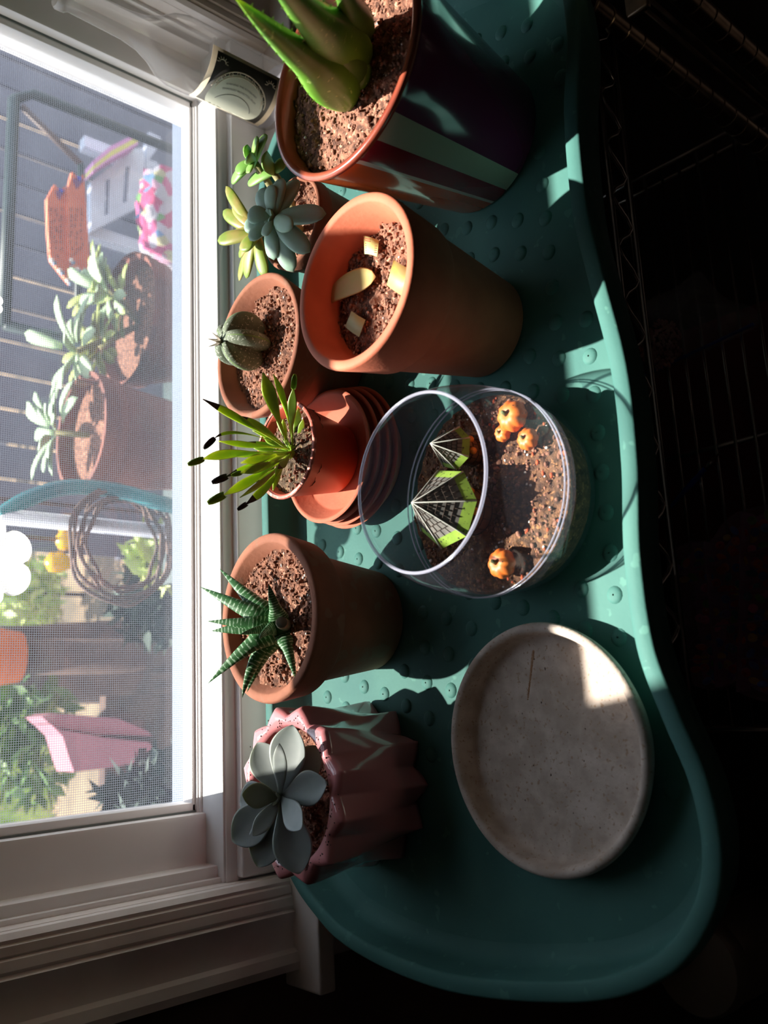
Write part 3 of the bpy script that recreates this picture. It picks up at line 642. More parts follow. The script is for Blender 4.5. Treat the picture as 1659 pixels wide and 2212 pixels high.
for i, (a, b_, c_, w, th, mm) in enumerate(AL):
    P0, P1, P2 = zat(*a), zat(*b_), zat(*c_)
    v, f, t = leaf(P0, P1, P2, w, th, 'lance', 30, 14, up=(CAMP - P1), cup=-.28)
    lf = obj('leaf', (v, f), mm, pl)
    teeth = []
    sp = bez(P0, P1, P2, 30)
    for k in range(3, 28, 2):
        tg = sp[k + 1] - sp[k - 1]; s, nn = frame(tg, CAMP - P1); wd = w * SH['lance'](k / 30)
        for sg in (-1, 1):
            b0 = sp[k] + s * (sg * wd * .97) - nn * (.28 * wd * .6); e_ = s * sg; tt = tg.normalized()
            teeth.append(([b0 - tt * .0014, b0 + tt * .0014, b0 + nn * .0009, b0 + e_ * .0026 + tt * .0012], [(0, 1, 3), (1, 2, 3), (2, 0, 3)]))
    j = join(*teeth); tag(obj('teeth', j, tip_edge, pl, smooth=False), None, None, None, 'stuff')

# ------------------------------------------------------------------ tall terracotta pot
BC = (.336, .508)
bp_ = thing('terracotta_planter', 'tall smooth terracotta pot of bare soil with cuttings and paper slips', 'pot', (*BC, 0))
obj('pot', lathe(pot_profile(.0468, .0745, .165, .0075, .055, .0038, soilz=.132), BC, 96), m_terra, bp_, flat_angle=50)
soil(bp_, BC, .0635, .130, .002, (0, 0), 2, 420, 46, 40)
lf = leaf(zat(706, 650, .136), zat(740, 610, .143), zat(812, 598, .137), .0115, .0022, 'bean', 16, 12, cup=.12)
tag(obj('fallen_leaf', lf[:2], mat('dried_leaf', (176, 160, 92), .6, (194, 150, 98), 40, sss=.1)), 'shrivelled yellow-green leaf lying on the soil of the tall terracotta pot', 'leaf')
m_slip = mat('printed_slip', (178, 178, 120), .55, (168, 166, 102), 60)
m_slip2 = mat('pale_slip', (186, 192, 150), .55, (174, 180, 128), 40)
m_slip3 = mat('yellow_slip', (186, 164, 76), .55, (160, 150, 98), 70)
m_ink = mat('slip_ink', (146, 120, 60), .7); m_inkr = mat('slip_red_ink', (170, 60, 40), .7)
def slip(corners, mm, label, z=.137, ink=None):
    P = [zat(x, y, zz) for x, y, zz in corners]
    n_ = (P[1] - P[0]).cross(P[3] - P[0]).normalized()
    if n_.z < 0: n_ = -n_
    t_ = thing('paper_slip', label, 'paper', (sum((p for p in P), Vector()) / 4))
    V, F = [], []; N_ = 6
    for i in range(N_ + 1):
        for side in (0, 1):
            u = i / N_; a = P[0].lerp(P[1], u); b = P[3].lerp(P[2], u); lift = n_ * (.0016 * math.sin(math.pi * u))
            V += [a + lift + n_ * (.0004 * side), b + lift + n_ * (.0004 * side)]
    for i in range(N_):
        q = i * 4; F += [(q, q + 4, q + 5, q + 1), (q + 2, q + 3, q + 7, q + 6), (q, q + 2, q + 6, q + 4), (q + 1, q + 5, q + 7, q + 3)]
    obj('sheet', (V, F), mm, t_)
    if ink:
        bars = []
        for u0, u1, v0, v1, _ in ink:
            def pt(u, v): return P[0].lerp(P[1], u).lerp(P[3].lerp(P[2], u), v) + n_ * (.0008 + .0016 * math.sin(math.pi * u))
            bars.append(([pt(u0, v0), pt(u1, v0), pt(u1, v1), pt(u0, v1)], [(0, 1, 2, 3)]))
        obj('print', join(*bars), ink[0][4], t_, smooth=False)
slip([(786, 510, .139), (819, 520, .136), (815, 555, .138), (788, 549, .141)], m_slip, 'small curled printed paper slip stuck in the soil beside the shrivelled leaf', ink=[(.12, .5, .12 + .12 * k, .17 + .12 * k, m_inkr if k < 1 else m_ink) for k in range(2)] + [(.12, .9, .40 + .13 * k, .44 + .13 * k, m_ink) for k in range(4)])
slip([(851, 562, .141), (886, 582, .138), (870, 640, .138), (836, 616, .141)], m_slip3, 'yellow paper slip leaning at the inner edge of the tall terracotta pot')
slip([(760, 672, .139), (790, 691, .137), (776, 728, .137), (746, 706, .139)], m_slip2, 'pale blank paper slip on the soil of the tall terracotta pot')

# ------------------------------------------------------------------ star cactus pot
CC = (.369, .730)
ct = thing('potted_cactus', 'grey-green star cactus in a terracotta pot against the window', 'potted plant', (*CC, 0))
obj('pot', lathe(pot_profile(.047, .0785, .1125, .006, .04, .0035, soilz=.095), CC, 80), m_terra_dk, ct, flat_angle=50)
soil(ct, CC, .069, .094, .003, (.02, -.02), 3, 420, 40, 36)
m_cact = mat('star_cactus_skin', (84, 96, 72), .75, (112, 120, 100), 60, c3=(176, 180, 166), s3=420, t3=.60)
m_cact_r = mat('star_cactus_ridge', (108, 134, 72), .7)
kc = zat(534, 742, .112); kc.z = .094
def cactus():
    nu, nv = 120, 26; V, F, fm = [], [], []
    for i in range(nv + 1):
        ph = math.pi * i / nv; 
        for k in range(nu):
            a = 2 * math.pi * k / nu; w = abs(math.cos(2.5 * (a + .5))); rr_ = .0325 * (0.46 + .54 * w ** 1.3) * max(0, math.sin(ph)) ** .8
            V.append(kc + Vector((rr_ * math.cos(a), rr_ * math.sin(a), .024 - .027 * math.cos(ph) - .003 * math.exp(-((math.pi - ph) / .25) ** 2))))
    for i in range(nv):
        for k in range(nu):
            l = (k + 1) % nu; F.append((i * nu + k, i * nu + l, (i + 1) * nu + l, (i + 1) * nu + k)); a = 2 * math.pi * (k + .5) / nu
            fm.append(1 if abs(math.cos(2.5 * (a + .5))) > .994 else 0)
    return V, F, fm
v, f, fm = cactus(); cb = obj('cactus', (v, f), None, ct, mats=[m_cact, m_cact_r], fmat=fm)
m_dryfl = mat('dry_flower', (168, 160, 146), .8, (120, 108, 90), 90)
top = kc + Vector((-.004, .004, .047))
for a in range(6):
    d = Vector((math.cos(a * 1.05), math.sin(a * 1.05), .9)).normalized()
    v, f, t = leaf(top, top + d * .006, top + d * .013 + Vector((0, .002, .003)), .003, .0006, 'lance', 6, 6)
    obj('flower_petal', (v, f), m_dryfl, cb)

# ------------------------------------------------------------------ succulent bowl
SC = (.4945, .681)
su = thing('potted_succulents', 'crowded pot of pale green and golden rosette succulents beside the striped pot', 'potted plant', (*SC, 0))
obj('pot', lathe(pot_profile(.040, .0505, .098, .004, .02, .002, soilz=.09), SC, 64), m_terra_dk, su, flat_angle=50)
soil(su, SC, .0455, .088, .003, (0, 0), 4, 160, 12, 24)
m_sg = mat('pale_succulent', (130, 160, 132), .5, (150, 178, 162), 30, sss=.15)
m_sg2 = mat('fresh_succulent', (112, 160, 70), .45, (140, 178, 96), 25, sss=.15)
m_sgold = mat('golden_succulent', (124, 144, 52), .4, (164, 146, 84), 35, .46, .66, sss=.12)
def rosette(c, top, leaves, M, nm, stem=.004):
    root = obj(nm, tube([Vector(c), Vector(c).lerp(top, .6) + Vector((.002, 0, 0)), top], stem, 8), m_stem, su)
    for (tip, mid, w, th, shp) in leaves:
        P2 = Vector(tip); d = P2 - top; P1 = top + d * .5 + Vector((0, 0, mid))
        v, f, t = leaf(top + Vector((0, 0, -.002)), P1, P2, w, th, shp, 14, 10, up=(Vector((0, -.3, 1)) if abs(d.normalized().z) < .85 else Vector((0, -1, .3))), cup=.10)
        obj('leaf', (v, f), M, root)
R1 = zat(592, 472, .142)
def pz(x, y, z): return zat(x, y, z)
main = [(pz(535, 462, .160), .004, .0095), (pz(527, 492, .156), .003, .0095), (pz(540, 520, .158), .004, .0088), (pz(562, 408, .152), .004, .0095), (pz(588, 398, .150), .005, .0085), (pz(612, 385, .142), .006, .0100), (pz(645, 388, .128), .004, .0112), (pz(705, 462, .118), .006, .0105), (pz(670, 545, .118), .006, .0105), (pz(634, 588, .116), .004, .0112), (pz(592, 562, .132), .006, .0092), (pz(632, 492, .152), .003, .0088), (pz(575, 510, .154), .004, .0072), (pz(580, 555, .120), .004, .009)]
rosette((SC[0] - .012, SC[1] - .01, .088), R1, [(p, q, w, w * .50, 'bean') for p, q, w in main], m_sg, 'rosette')
for k in range(5):
    a = k * 1.257; d = Vector((math.cos(a), math.sin(a), 1.2)).normalized()
    v, f, t = leaf(R1, R1 + d * .006, R1 + d * .012, .0042, .0024, 'bean', 8, 8); obj('leaf', (v, f), m_sg, su)
R2 = zat(548, 348, .132)
up_ = [(pz(510, 375, .142), .003, .008), (pz(528, 318, .150), .003, .0075), (pz(558, 298, .150), .004, .007), (pz(578, 292, .142), .004, .007), (pz(500, 396, .134), .004, .007), (pz(535, 340, .158), .002, .007), (pz(540, 372, .146), .003, .006)]
rosette((SC[0] + .02, SC[1] + .018, .088), R2, [(p, q, w, w * .5, 'bean') for p, q, w in up_], m_sg2, 'rosette')
R3 = zat(590, 370, .118)
rosette((SC[0] + .012, SC[1] + .0, .088), R3, [(pz(568, 338, .138), .003, .0115, .004, 'bean'), (pz(535, 397, .124), .004, .0075, .003, 'bean'), (pz(618, 350, .112), .003, .008, .003, 'bean')], m_sg2, 'rosette')
R4 = zat(555, 505, .122)
gold = [(pz(488, 402, .138), .004, .0062), (pz(482, 455, .136), .004, .0075), (pz(503, 442, .134), .003, .0066), (pz(470, 520, .142), .004, .0085), (pz(506, 502, .132), .003, .0070), (pz(530, 545, .134), .006, .0100), (pz(516, 555, .116), .003, .0066), (pz(532, 602, .112), .005, .0078), (pz(516, 607, .106), .005, .0066), (pz(575, 600, .108), .004, .0080), (pz(545, 470, .136), .003, .007)]
rosette((SC[0] - .004, SC[1] + .022, .088), R4, [(p, q, w, w * .48, 'bean') for p, q, w in gold], m_sgold, 'rosette')

# ------------------------------------------------------------------ saucer stack + flytrap
KC = Vector((.247, .690))
def saucer(c, r, z0, h, M, name, label, group=None, th=.004):
    o = thing(name, label, 'saucer', (c[0], c[1], z0), group)
    obj('dish', lathe([(0, 0), (r * .74, 0), (r * .77, .002), (r - .001, h - .003), (r, h - .001), (r - .0012, h), (r - th, h), (r - th - .0012, h - .0015), (r * .82 - th * .5, .0062), (r * .76, .0045), (0, .0044)], c, 80, z0=z0), M, o, flat_angle=60)
    return o
lv = [((.2505, .690), .0758, .0, .024), ((.2495, .6885), .0735, .0115, .0235), ((.2495, .6905), .0715, .0222, .0225), ((.2475, .691), .0698, .0328, .0225)]
lab = ['bottom terracotta saucer of the stack under the flytrap pot', 'terracotta saucer resting on the bottom one of the stack', 'terracotta saucer just below the top one of the stack', 'top terracotta saucer of the stack holding the flytrap pot']
for (c, r, z0, h_), l in zip(lv, lab): saucer(c, r, z0, h_, m_terra, 'terracotta_saucer', l, 'stacked terracotta saucers')
FC = (.2465, .6915); FZ = .0374
fl = thing('potted_flytrap', 'venus flytrap with blackened traps in a small brown plastic pot', 'potted plant', (*FC, FZ))
obj('pot', lathe(pot_profile(.0355, .0485, .068, .0022, 0, z0=FZ, lip=.002, soilz=.06), FC, 72), m_plastic_terra, fl, flat_angle=50)
obj('rim', lathe([(.0485, .0655), (.0497, .0662), (.0497, .0682), (.0485, .0690), (.0462, .0688)], FC, 72, z0=FZ), m_rimpink, fl)
m_moss = mat('moss_soil', (108, 86, 66), .95, (54, 42, 32), 120, bump=.9, bscale=420, c3=(148, 122, 92), s3=240, t3=.6)
fs = soil(fl, FC, .0455, FZ + .056, .004, (0, 0), 5, 160, 8, 24, M=m_moss)
m_fg = mat('flytrap_leaf', (128, 172, 40), .42, (152, 188, 60), 40, sss=.3)
m_fd = mat('flytrap_leaf_dark', (92, 132, 40), .45, (124, 160, 50), 40, sss=.2)
m_fb = mat('blackened_leaf', (40, 30, 32), .6, (64, 46, 42), 60)
m_fin = mat('trap_lining', (196, 150, 110), .5, (150, 170, 70), 60)
FB = Vector((FC[0], FC[1] + .002, FZ + .058))
crown = obj('crown', ico(.007, 2, FB, (1.1, 1, .6)), m_fg, fl)
def trap(P, d, size, M, open_=.5, lin_=None):
    d = d.normalized(); s, nn = frame(d, CAMP - P); parts = []; hair = []
    for sg in (-1, 1):
        V, F = [], []; nn_, ns_ = 8, 5
        ax = (nn * math.cos(open_) + s * (sg * math.sin(open_)))
        for i in range(nn_ + 1):
            u = -1 + 2 * i / nn_; hgt = math.sqrt(max(0, 1 - u * u)) * .62 + .05
            for j in range(ns_ + 1):
                q = j / ns_; bow = math.sin(math.pi * q) * .16
                V.append(P + d * (size * (u * .95 + .9)) + ax * (size * hgt * q) + s * (sg * size * bow))
        for i in range(nn_):
            for j in range(ns_): a = i * (ns_ + 1) + j; F.append((a, a + 1, a + ns_ + 2, a + ns_ + 1))
        parts.append((V, F))
        for i in range(1, nn_):
            e = V[i * (ns_ + 1) + ns_]; hair.append(tube([e, e + ax * (size * .22) + s * (-sg * size * .1)], [size * .035, size * .008], 4))
    return join(*parts, *hair)
FL = [  # tip px, Y at tip, mid px, width, black tip, trap size, material
    ((438, 862), .705, (540, 915), .0052, 1, 0, m_fg), ((462, 948), .70, (500, 912), .0022, 1, .0062, m_fd), ((472, 953), .705, (560, 965), .0042, 0, 0, m_fg), ((438, 992), .70, (500, 970), .0062, 0, .0068, m_fg), ((488, 1030), .69, (560, 1000), .0048, 1, .0072, m_fg), ((482, 1070), .685, (560, 1030), .0064, 0, .0082, m_fg), ((530, 1090), .675, (590, 1050), .0055, 1, .0052, m_fd), ((568, 805), .662, (590, 880), .0090, 0, 0, m_fd), ((590, 808), .655, (622, 870), .0045, 0, 0, m_fg), ((634, 838), .652, (628, 900), .0060, 0, .0062, m_fd), ((505, 897), .70, (590, 930), .0060, 1, 0, m_fd), ((530, 955), .715, (600, 960), .0030, 1, 0, m_fd), ((520, 1000), .68, (580, 985), .0062, 0, 0, m_fg), ((518, 1022), .68, (580, 1005), .0060, 0, .0050, m_fd), ((600, 1012), .665, (618, 1000), .0050, 1, 0, m_fd), ((518, 1075), .675, (590, 1030), .0036, 0, 0, m_sgold), ((545, 930), .71, (600, 950), .0028, 0, 0, m_fg), ((645, 880), .67, (642, 925), .0050, 0, 0, m_fd), ((655, 905), .665, (650, 935), .0042, 0, 0, m_fg), ((540, 1045), .70, (600, 1020), .0030, 1, 0, m_fd)]
for tip, Y, mid, w, blk, ts, mm in FL:
    P2 = at(*tip, Y); P1 = at(*mid, (Y + .69) / 2); b0 = FB + Vector((random.uniform(-.005, .005), random.uniform(-.004, .004), 0))
    P1 = P1 * 1.0
    v, f, t = leaf(b0, P1, P2, w * .76, .0010, 'fly', 18, 8, up=CAMP - P2, cup=.22)
    fm = [1 if (blk and (i // 8) > 14) else 0 for i in range(18 * 8)] + [0, blk]
    lf = obj('leaf', (v, f), None, crown, mats=[mm, m_fb], fmat=fm)
    if ts: obj('trap', trap(P2 - (P2 - P1).normalized() * .001, P2 - P1, ts * 1.35, None), m_fb if blk else m_fg, crown)
for tip, Y in (((560, 985), .70), ((575, 1010), .69), ((548, 968), .71), ((596, 1030), .68), ((570, 945), .70), ((612, 905), .69), ((600, 890), .70), ((556, 1030), .69), ((500, 985), .70), ((590, 1060), .68)):
    P2 = at(*tip, Y); v, f, t = leaf(FB, FB.lerp(P2, .5) + Vector((0, 0, .006)), P2, .0030, .0010, 'fly', 12, 6, up=CAMP - P2)
    obj('leaf', (v, f), random.choice([m_fg, m_fd, m_sgold]), crown)
for k in range(16):
    a = random.random() * 6.28; d = Vector((math.cos(a), math.sin(a), random.uniform(.5, 1.2))).normalized() * random.uniform(.012, .024)
    v, f, t = leaf(FB, FB + d * .5, FB + d, .0016, .0009, 'lance', 8, 6); obj('leaf', (v, f), random.choice([m_fg, m_fg, m_sgold]), crown)

# ------------------------------------------------------------------ haworthia
HC = (.0795, .6935)
ha = thing('potted_haworthia', 'spiky dark green haworthia in a weathered wide-collared terracotta pot', 'potted plant', (*HC, 0))
obj('pot', lathe(pot_profile(.051, .0805, .131, .0085, .038, .0105, lip=.004, soilz=.118), HC, 96), m_terra_dk, ha, flat_angle=50)
soil(ha, HC, .0675, .117, .003, (0, 0), 6, 460, 52, 40)
def banded(name, c1, c2, n):
    M = mat(name, c1, .5); N = M.node_tree; L = N.links.new; b = N.nodes['Principled BSDF']
    a = N.nodes.new('ShaderNodeAttribute'); a.attribute_name = 'along'
    mm = N.nodes.new('ShaderNodeMath'); mm.operation = 'MULTIPLY'; mm.inputs[1].default_value = n; L(a.outputs['Fac'], mm.inputs[0])
    fr = N.nodes.new('ShaderNodeMath'); fr.operation = 'FRACT'; L(mm.outputs[0], fr.inputs[0])
    tc = N.nodes.new('ShaderNodeTexCoord'); nz = N.nodes.new('ShaderNodeTexNoise'); nz.inputs['Scale'].default_value = 260; L(tc.outputs['Object'], nz.inputs['Vector'])
    s_ = N.nodes.new('ShaderNodeMath'); s_.operation = 'MULTIPLY'; L(fr.outputs[0], s_.inputs[0]); L(nz.outputs['Fac'], s_.inputs[1])
    r = N.nodes.new('ShaderNodeValToRGB'); r.color_ramp.elements[0].position = .34; r.color_ramp.elements[1].position = .42
    r.color_ramp.elements[0].color = lin(c1); r.color_ramp.elements[1].color = lin(c2); L(s_.outputs[0], r.inputs[0]); L(r.outputs[0], b.inputs['Base Color']); return M
m_haw = banded('haworthia_skin', (44, 96, 46), (158, 188, 156), 20)
HB = zat(592, 1352, .130); HB.z = .118
hcore = obj('crown', ico(.013, 2, HB + Vector((0, 0, .006)), (1, 1, 1)), m_haw, ha)
HL = [((474, 1228), .155, (555, 1310), .0115), ((433, 1268), .172, (530, 1318), .0110), ((447, 1342), .176, (530, 1345), .0085), ((456, 1363), .172, (530, 1356), .0100), ((449, 1477), .172, (545, 1380), .0110), ((523, 1508), .150, (545, 1410), .0105), ((534, 1495), .142, (560, 1420), .0090), ((580, 1260), .150, (592, 1310), .0085), ((560, 1382), .158, (570, 1360), .0070), ((520, 1370), .165, (550, 1360), .0060), ((640, 1470), .124, (625, 1410), .0075)]
for tip, z, mid, w in HL:
    P2 = zat(*tip, z); P1 = zat(*mid, (z + .132) / 2 + .002)
    v, f, t = leaf(HB + Vector((0, 0, .004)), P1, P2, w * 1.2, w * .5, 'lance', 40, 10, up=CAMP - P1, cup=.12, band=1)
    obj('leaf', (v, f), m_haw, hcore, attr={'along': t})
st = zat(608, 1345, .138); obj('cut_stem', join(tube([HB + Vector((0, -.008, .005)), st, st + Vector((0, -.006, .004))], [.006, .0055, .005], 10)), mat('dry_stem', (150, 130, 110), .8, (96, 120, 100), 90), ha)

# ------------------------------------------------------------------ pink pot with echeveria
PC = (-.082, .700)
pk = thing('potted_echeveria', 'grey-blue echeveria in a glossy pink faceted ceramic pot', 'potted plant', (*PC, 0))
NF = 12
def tri(x): x = x % 1.0; return 1 - 4 * abs(x - .5) if True else 0     # -1..1 triangle
def rmod(r, z, a, j):
    if r < .01 or j >= PKN: return r
    k = max(0, min(1, z / .10)); u = a * NF / (2 * math.pi)
    amp = .0078 * (1 - k) ** .7 + .0050 * k; t0 = tri(u + .5) ; t1 = tri(u)
    return r + amp * (t0 * (1 - k) + t1 * k)
H = .107
prof = [(0, 0), (.066, 0), (.0715, .002)] + [(.0725 + .0035 * k / 16, .002 + (H - .009) * k / 16) for k in range(1, 17)] + [(.0755, H - .004), (.0735, H - .0015), (.0705, H)]
PKN = len(prof)
prof += [(.0625, H - .0006), (.0600, H - .004), (.0585, H - .03), (0, H - .03)]
obj('pot', lathe(prof, PC, 264, rmod), m_pink, pk, flat_angle=70)
soil(pk, PC, .0575, .084, .004, (0, 0), 8, 200, 8, 30)
dots = []
for _ in range(170):
    a = random.uniform(0, 6.28); rr_ = random.gauss(.0675, .003)
    dots.append(ico(random.uniform(.0004, .0010), 1, (PC[0] + rr_ * math.cos(a), PC[1] + rr_ * math.sin(a), H - .0003), (1, 1, .5), .2))
tag(obj('soil_specks', join(*dots), m_dirt, pk), None, None, None, 'stuff')
m_ech = mat('echeveria_leaf', (122, 132, 128), .5, (146, 150, 148), 22, sss=.1)
m_ech2 = mat('echeveria_olive', (122, 130, 104), .55, (146, 148, 132), 25, sss=.1)
EB = zat(606, 1722, .118); EB0 = Vector((PC[0], PC[1], .086))
es = obj('stem', tube([EB0, EB0.lerp(EB, .5), EB + Vector((0, 0, -.003))], .0055, 10), m_stem, pk)
EL = [((632, 1566), .122, .018, .004, m_ech), ((556, 1604), .132, .0165, .006, m_ech), ((518, 1735), .122, .0185, .004, m_ech), ((523, 1716), .150, .0115, .004, m_ech2), ((502, 1818), .138, .0185, .008, m_ech), ((546, 1806), .146, .0085, .008, m_ech), ((556, 1872), .122, .0175, .006, m_ech), ((646, 1888), .112, .0190, .008, m_ech), ((652, 1790), .140, .0115, .004, m_ech), ((706, 1690), .112, .0155, .006, m_ech), ((690, 1612), .100, .0150, .006, m_ech2), ((604, 1606), .142, .0070, .004, m_ech)]
for tip, z, w, lift, mm in EL:
    P2 = zat(*tip, z); P1 = EB.lerp(P2, .5) + Vector((0, 0, -lift * .4))
    v, f, t = leaf(EB, P1, P2, w * 1.0, .0026, 'ech', 26, 14, up=(CAMP - P2).normalized() + Vector((0, 0, .6)), cup=.26)
    obj('leaf', (v, f), mm, es)
for k in range(6):
    a = k * 1.05; d = Vector((math.cos(a), math.sin(a), 1.3)).normalized()
    v, f, t = leaf(EB, EB + d * .006, EB + d * .011, .0028, .001, 'bean', 8, 8); obj('leaf', (v, f), m_ech2, es)

# ------------------------------------------------------------------ stone saucer
TC = (-.045, .4645); r = .0995
ss = thing('stone_saucer', 'large mottled tan round saucer lying empty on the tray', 'saucer', (*TC, .0))
obj('dish', lathe([(0, .0005), (r * .86, .0005), (r * .89, .0025), (r - .001, .020), (r, .0235), (r - .0012, .0268), (r - .004, .0280), (r - .0070, .0272), (r - .0085, .0245), (r - .0100, .0125), (r - .0125, .0092), (r - .018, .0082), (0, .0080)], TC, 128), m_stone, ss)
m_stain = mat('rust_stain', (150, 110, 78), .9, (166, 134, 108), 120)
sc_ = []
for k in range(26):
    u = k / 25; p = zat(1152 - 12 * u, 1408 + 102 * u, .0082); sc_.append(ico(.0012 * (1 - .4 * u), 1, p, (1.3, 1.3, .16), .3))
obj('scratch', join(*sc_), m_stain, ss)
pits = []
for _ in range(30):
    rr_ = .078 * math.sqrt(random.random()); a = random.random() * 6.28; q = random.uniform(.0003, .0008)
    pits.append(ico(q, 1, (TC[0] + rr_ * math.cos(a), TC[1] + rr_ * math.sin(a), .0082), (1.4, 1, .2), .4))
tag(obj('pits', join(*pits), mat('dark_pits', (86, 72, 62), .95), ss), None, None, None, 'stuff')

# ------------------------------------------------------------------ glass bowl terrarium
GC = (.1635, .478)
gb = thing('glass_bowl', 'round clear glass bowl terrarium with soil standing on the tray', 'bowl', (*GC, .0))
outer = [(0, .0012), (.060, .001), (.0725, .0035), (.0795, .011), (.0840, .026), (.0868, .044), (.0876, .060), (.0868, .078), (.0838, .098), (.0785, .117), (.0715, .132)]
inn = [(r_ - .0024, z + (.003 if i < 3 else 0)) for i, (r_, z) in enumerate(outer)][::-1]; inn[-1] = (0, .0045)
obj('glass_wall', lathe(crom([Vector((a, b)) for a, b in outer], 4, False) and [(p.x, p.y) for p in crom([Vector((a, b)) for a, b in outer], 4, False)], GC, 96), m_glass, gb)
obj('mouth_rim', tube([(GC[0] + .0712 * math.cos(a), GC[1] + .0712 * math.sin(a), .132) for a in [i * 2 * math.pi / 96 for i in range(96)]], .0014, 8, closed=True), m_seam, gb)
for zz, rr_ in ((.056, .0872), (.061, .0874)):
    obj('moulding_ring', tube([(GC[0] + rr_ * math.cos(a), GC[1] + rr_ * math.sin(a), zz) for a in [i * 2 * math.pi / 96 for i in range(96)]], .0007, 6, closed=True), m_seam, gb)
m_gsoil = mat('bowl_soil', (112, 76, 50), .95, (60, 38, 26), 150, bump=.9, bscale=420, c3=(150, 104, 66), s3=250, t3=.6)
gs = soil(gb, GC, .0845, .052, .005, (0, .06), 9, 420, 60, 40, M=m_gsoil)
# soil body below the surface, against the glass
obj('soil_body', lathe([(0, .006), (.058, .006), (.070, .0065), (.0765, .0125), (.0812, .027), (.0842, .046), (.0845, .050)], GC, 72), m_gsoil, gb)
m_bark = mat('orange_bark', (196, 84, 40), .8, (170, 70, 36), 100)
for k in range(46):
    a = random.uniform(3.2, 6.1); rr_ = random.uniform(.05, .083); p = (GC[0] + rr_ * math.cos(a), GC[1] + rr_ * math.sin(a), .0535 + .06 * rr_ * math.sin(a) + random.uniform(0, .002))
    parts = ico(random.uniform(.0010, .0019), 1, p, (1.4, 1, .7), .3)
    obj('bark_chip', parts, m_bark, gs)
# miniature houses
m_roof = mat('lime_roof', (150, 184, 70), .6, (128, 158, 62), 70, c3=(60, 60, 40), s3=420, t3=.63)
m_roof_g = mat('grey_shingles', (126, 122, 116), .7, (100, 98, 94), 90)
m_ridge = mat('white_ridge', (176, 176, 170), .6, (150, 152, 142), 90)
m_hwall = mat('cottage_brick', (112, 78, 52), .8, (84, 56, 38), 90)
m_hline = mat('cottage_mortar', (52, 38, 30), .9)
m_hwin = mat('cottage_window', (206, 128, 50), .5)
def house(c, z0, wall_h, rw, rroof, roof_h, label, nseg, rot=0, lean=(0, 0)):
    t_ = thing('miniature_house', label, 'figurine', (c[0], c[1], z0))
    w = lathe([(rw * .96, 0), (rw, wall_h * .5), (rw * .92, wall_h)], c, 24, z0=z0); obj('wall', w, m_hwall, t_)
    lines = []
    for q in range(1, 5):
        zz = z0 + wall_h * q / 5
        lines.append(tube([(c[0] + rw * 1.005 * math.cos(a), c[1] + rw * 1.005 * math.sin(a), zz) for a in [i * 2 * math.pi / 24 for i in range(24)]], .0004, 4, closed=True))
        for k in range(12):
            a = (k + .5 * (q % 2)) * 2 * math.pi / 12; lines.append(tube([(c[0] + rw * 1.005 * math.cos(a), c[1] + rw * 1.005 * math.sin(a), zz), (c[0] + rw * 1.005 * math.cos(a), c[1] + rw * 1.005 * math.sin(a), zz - wall_h / 5)], .0003, 4))
    obj('mortar_lines', join(*lines), m_hline, t_)
    for k in (0, 1):
        a = math.radians(-105 + 55 * k); p = Vector((c[0] + rw * math.cos(a), c[1] + rw * math.sin(a), z0 + wall_h * .62)); obj('window', ico(.0032, 2, p, (1, 1, 1.2)), m_hwin, t_)
    apex = Vector((c[0] + lean[0], c[1] + lean[1], z0 + wall_h + roof_h))
    eave = []; mid = []
    for k in range(nseg):
        a = rot + 2 * math.pi * k / nseg; eave.append(Vector((c[0] + rroof * math.cos(a), c[1] + rroof * math.sin(a), z0 + wall_h * .9))); 
        e2 = Vector((c[0] + rroof * .80 * math.cos(a), c[1] + rroof * .80 * math.sin(a), z0 + wall_h * .9 + roof_h * .22)); mid.append(e2)
    rf = obj('roof', join(([apex] + mid, [(0, 1 + k, 1 + (k + 1) % nseg) for k in range(nseg)])), m_roof_g, t_, smooth=False)
    obj('roof_edge', (mid + eave, [(k, nseg + k, nseg + (k + 1) % nseg, (k + 1) % nseg) for k in range(nseg)] + [tuple(nseg + k for k in range(nseg))]), m_roof, rf, smooth=False)
    for k in range(nseg):
        obj('ridge', tube([apex + Vector((0, 0, .0004)), mid[k] + Vector((0, 0, .0006)), eave[k] + Vector((0, 0, .0006))], [.0004, .0006, .0008], 5), m_ridge, rf)
    sh = []
    for row in range(1, 6):
        u = row / 6
        for k in range(nseg):
            A = apex.lerp(mid[k], u); B = apex.lerp(mid[(k + 1) % nseg], u); n_ = (mid[k] - apex).cross(mid[(k + 1) % nseg] - apex).normalized()
            if n_.z < 0: n_ = -n_
            sh.append(tube([A + n_ * .0002, B + n_ * .0002], .0003, 4))
            for s_ in (1, 2, 3):
                p = A.lerp(B, (s_ - .5 * (row % 2)) / 3.5); sh.append(tube([p + n_ * .0002, apex + (p - apex) * ((row + 1) / 6) / u + n_ * .0002], .00025, 4))
    tag(obj('shingle_joints', join(*sh), m_hline, rf), None, None, None, 'stuff')
house((.1485, .486), .050, .048, .0195, .0335, .034, 'larger toy cottage with a grey and lime pointed roof in the glass bowl', 7, .2)
house((.2000, .484), .050, .034, .0115, .0185, .025, 'smaller toy cottage with a pointed lime roof in the glass bowl', 7, .5)
m_pump = mat('pumpkin_skin', (222, 122, 40), .5, (204, 92, 36), 60, c3=(90, 60, 30), s3=500, t3=.66)
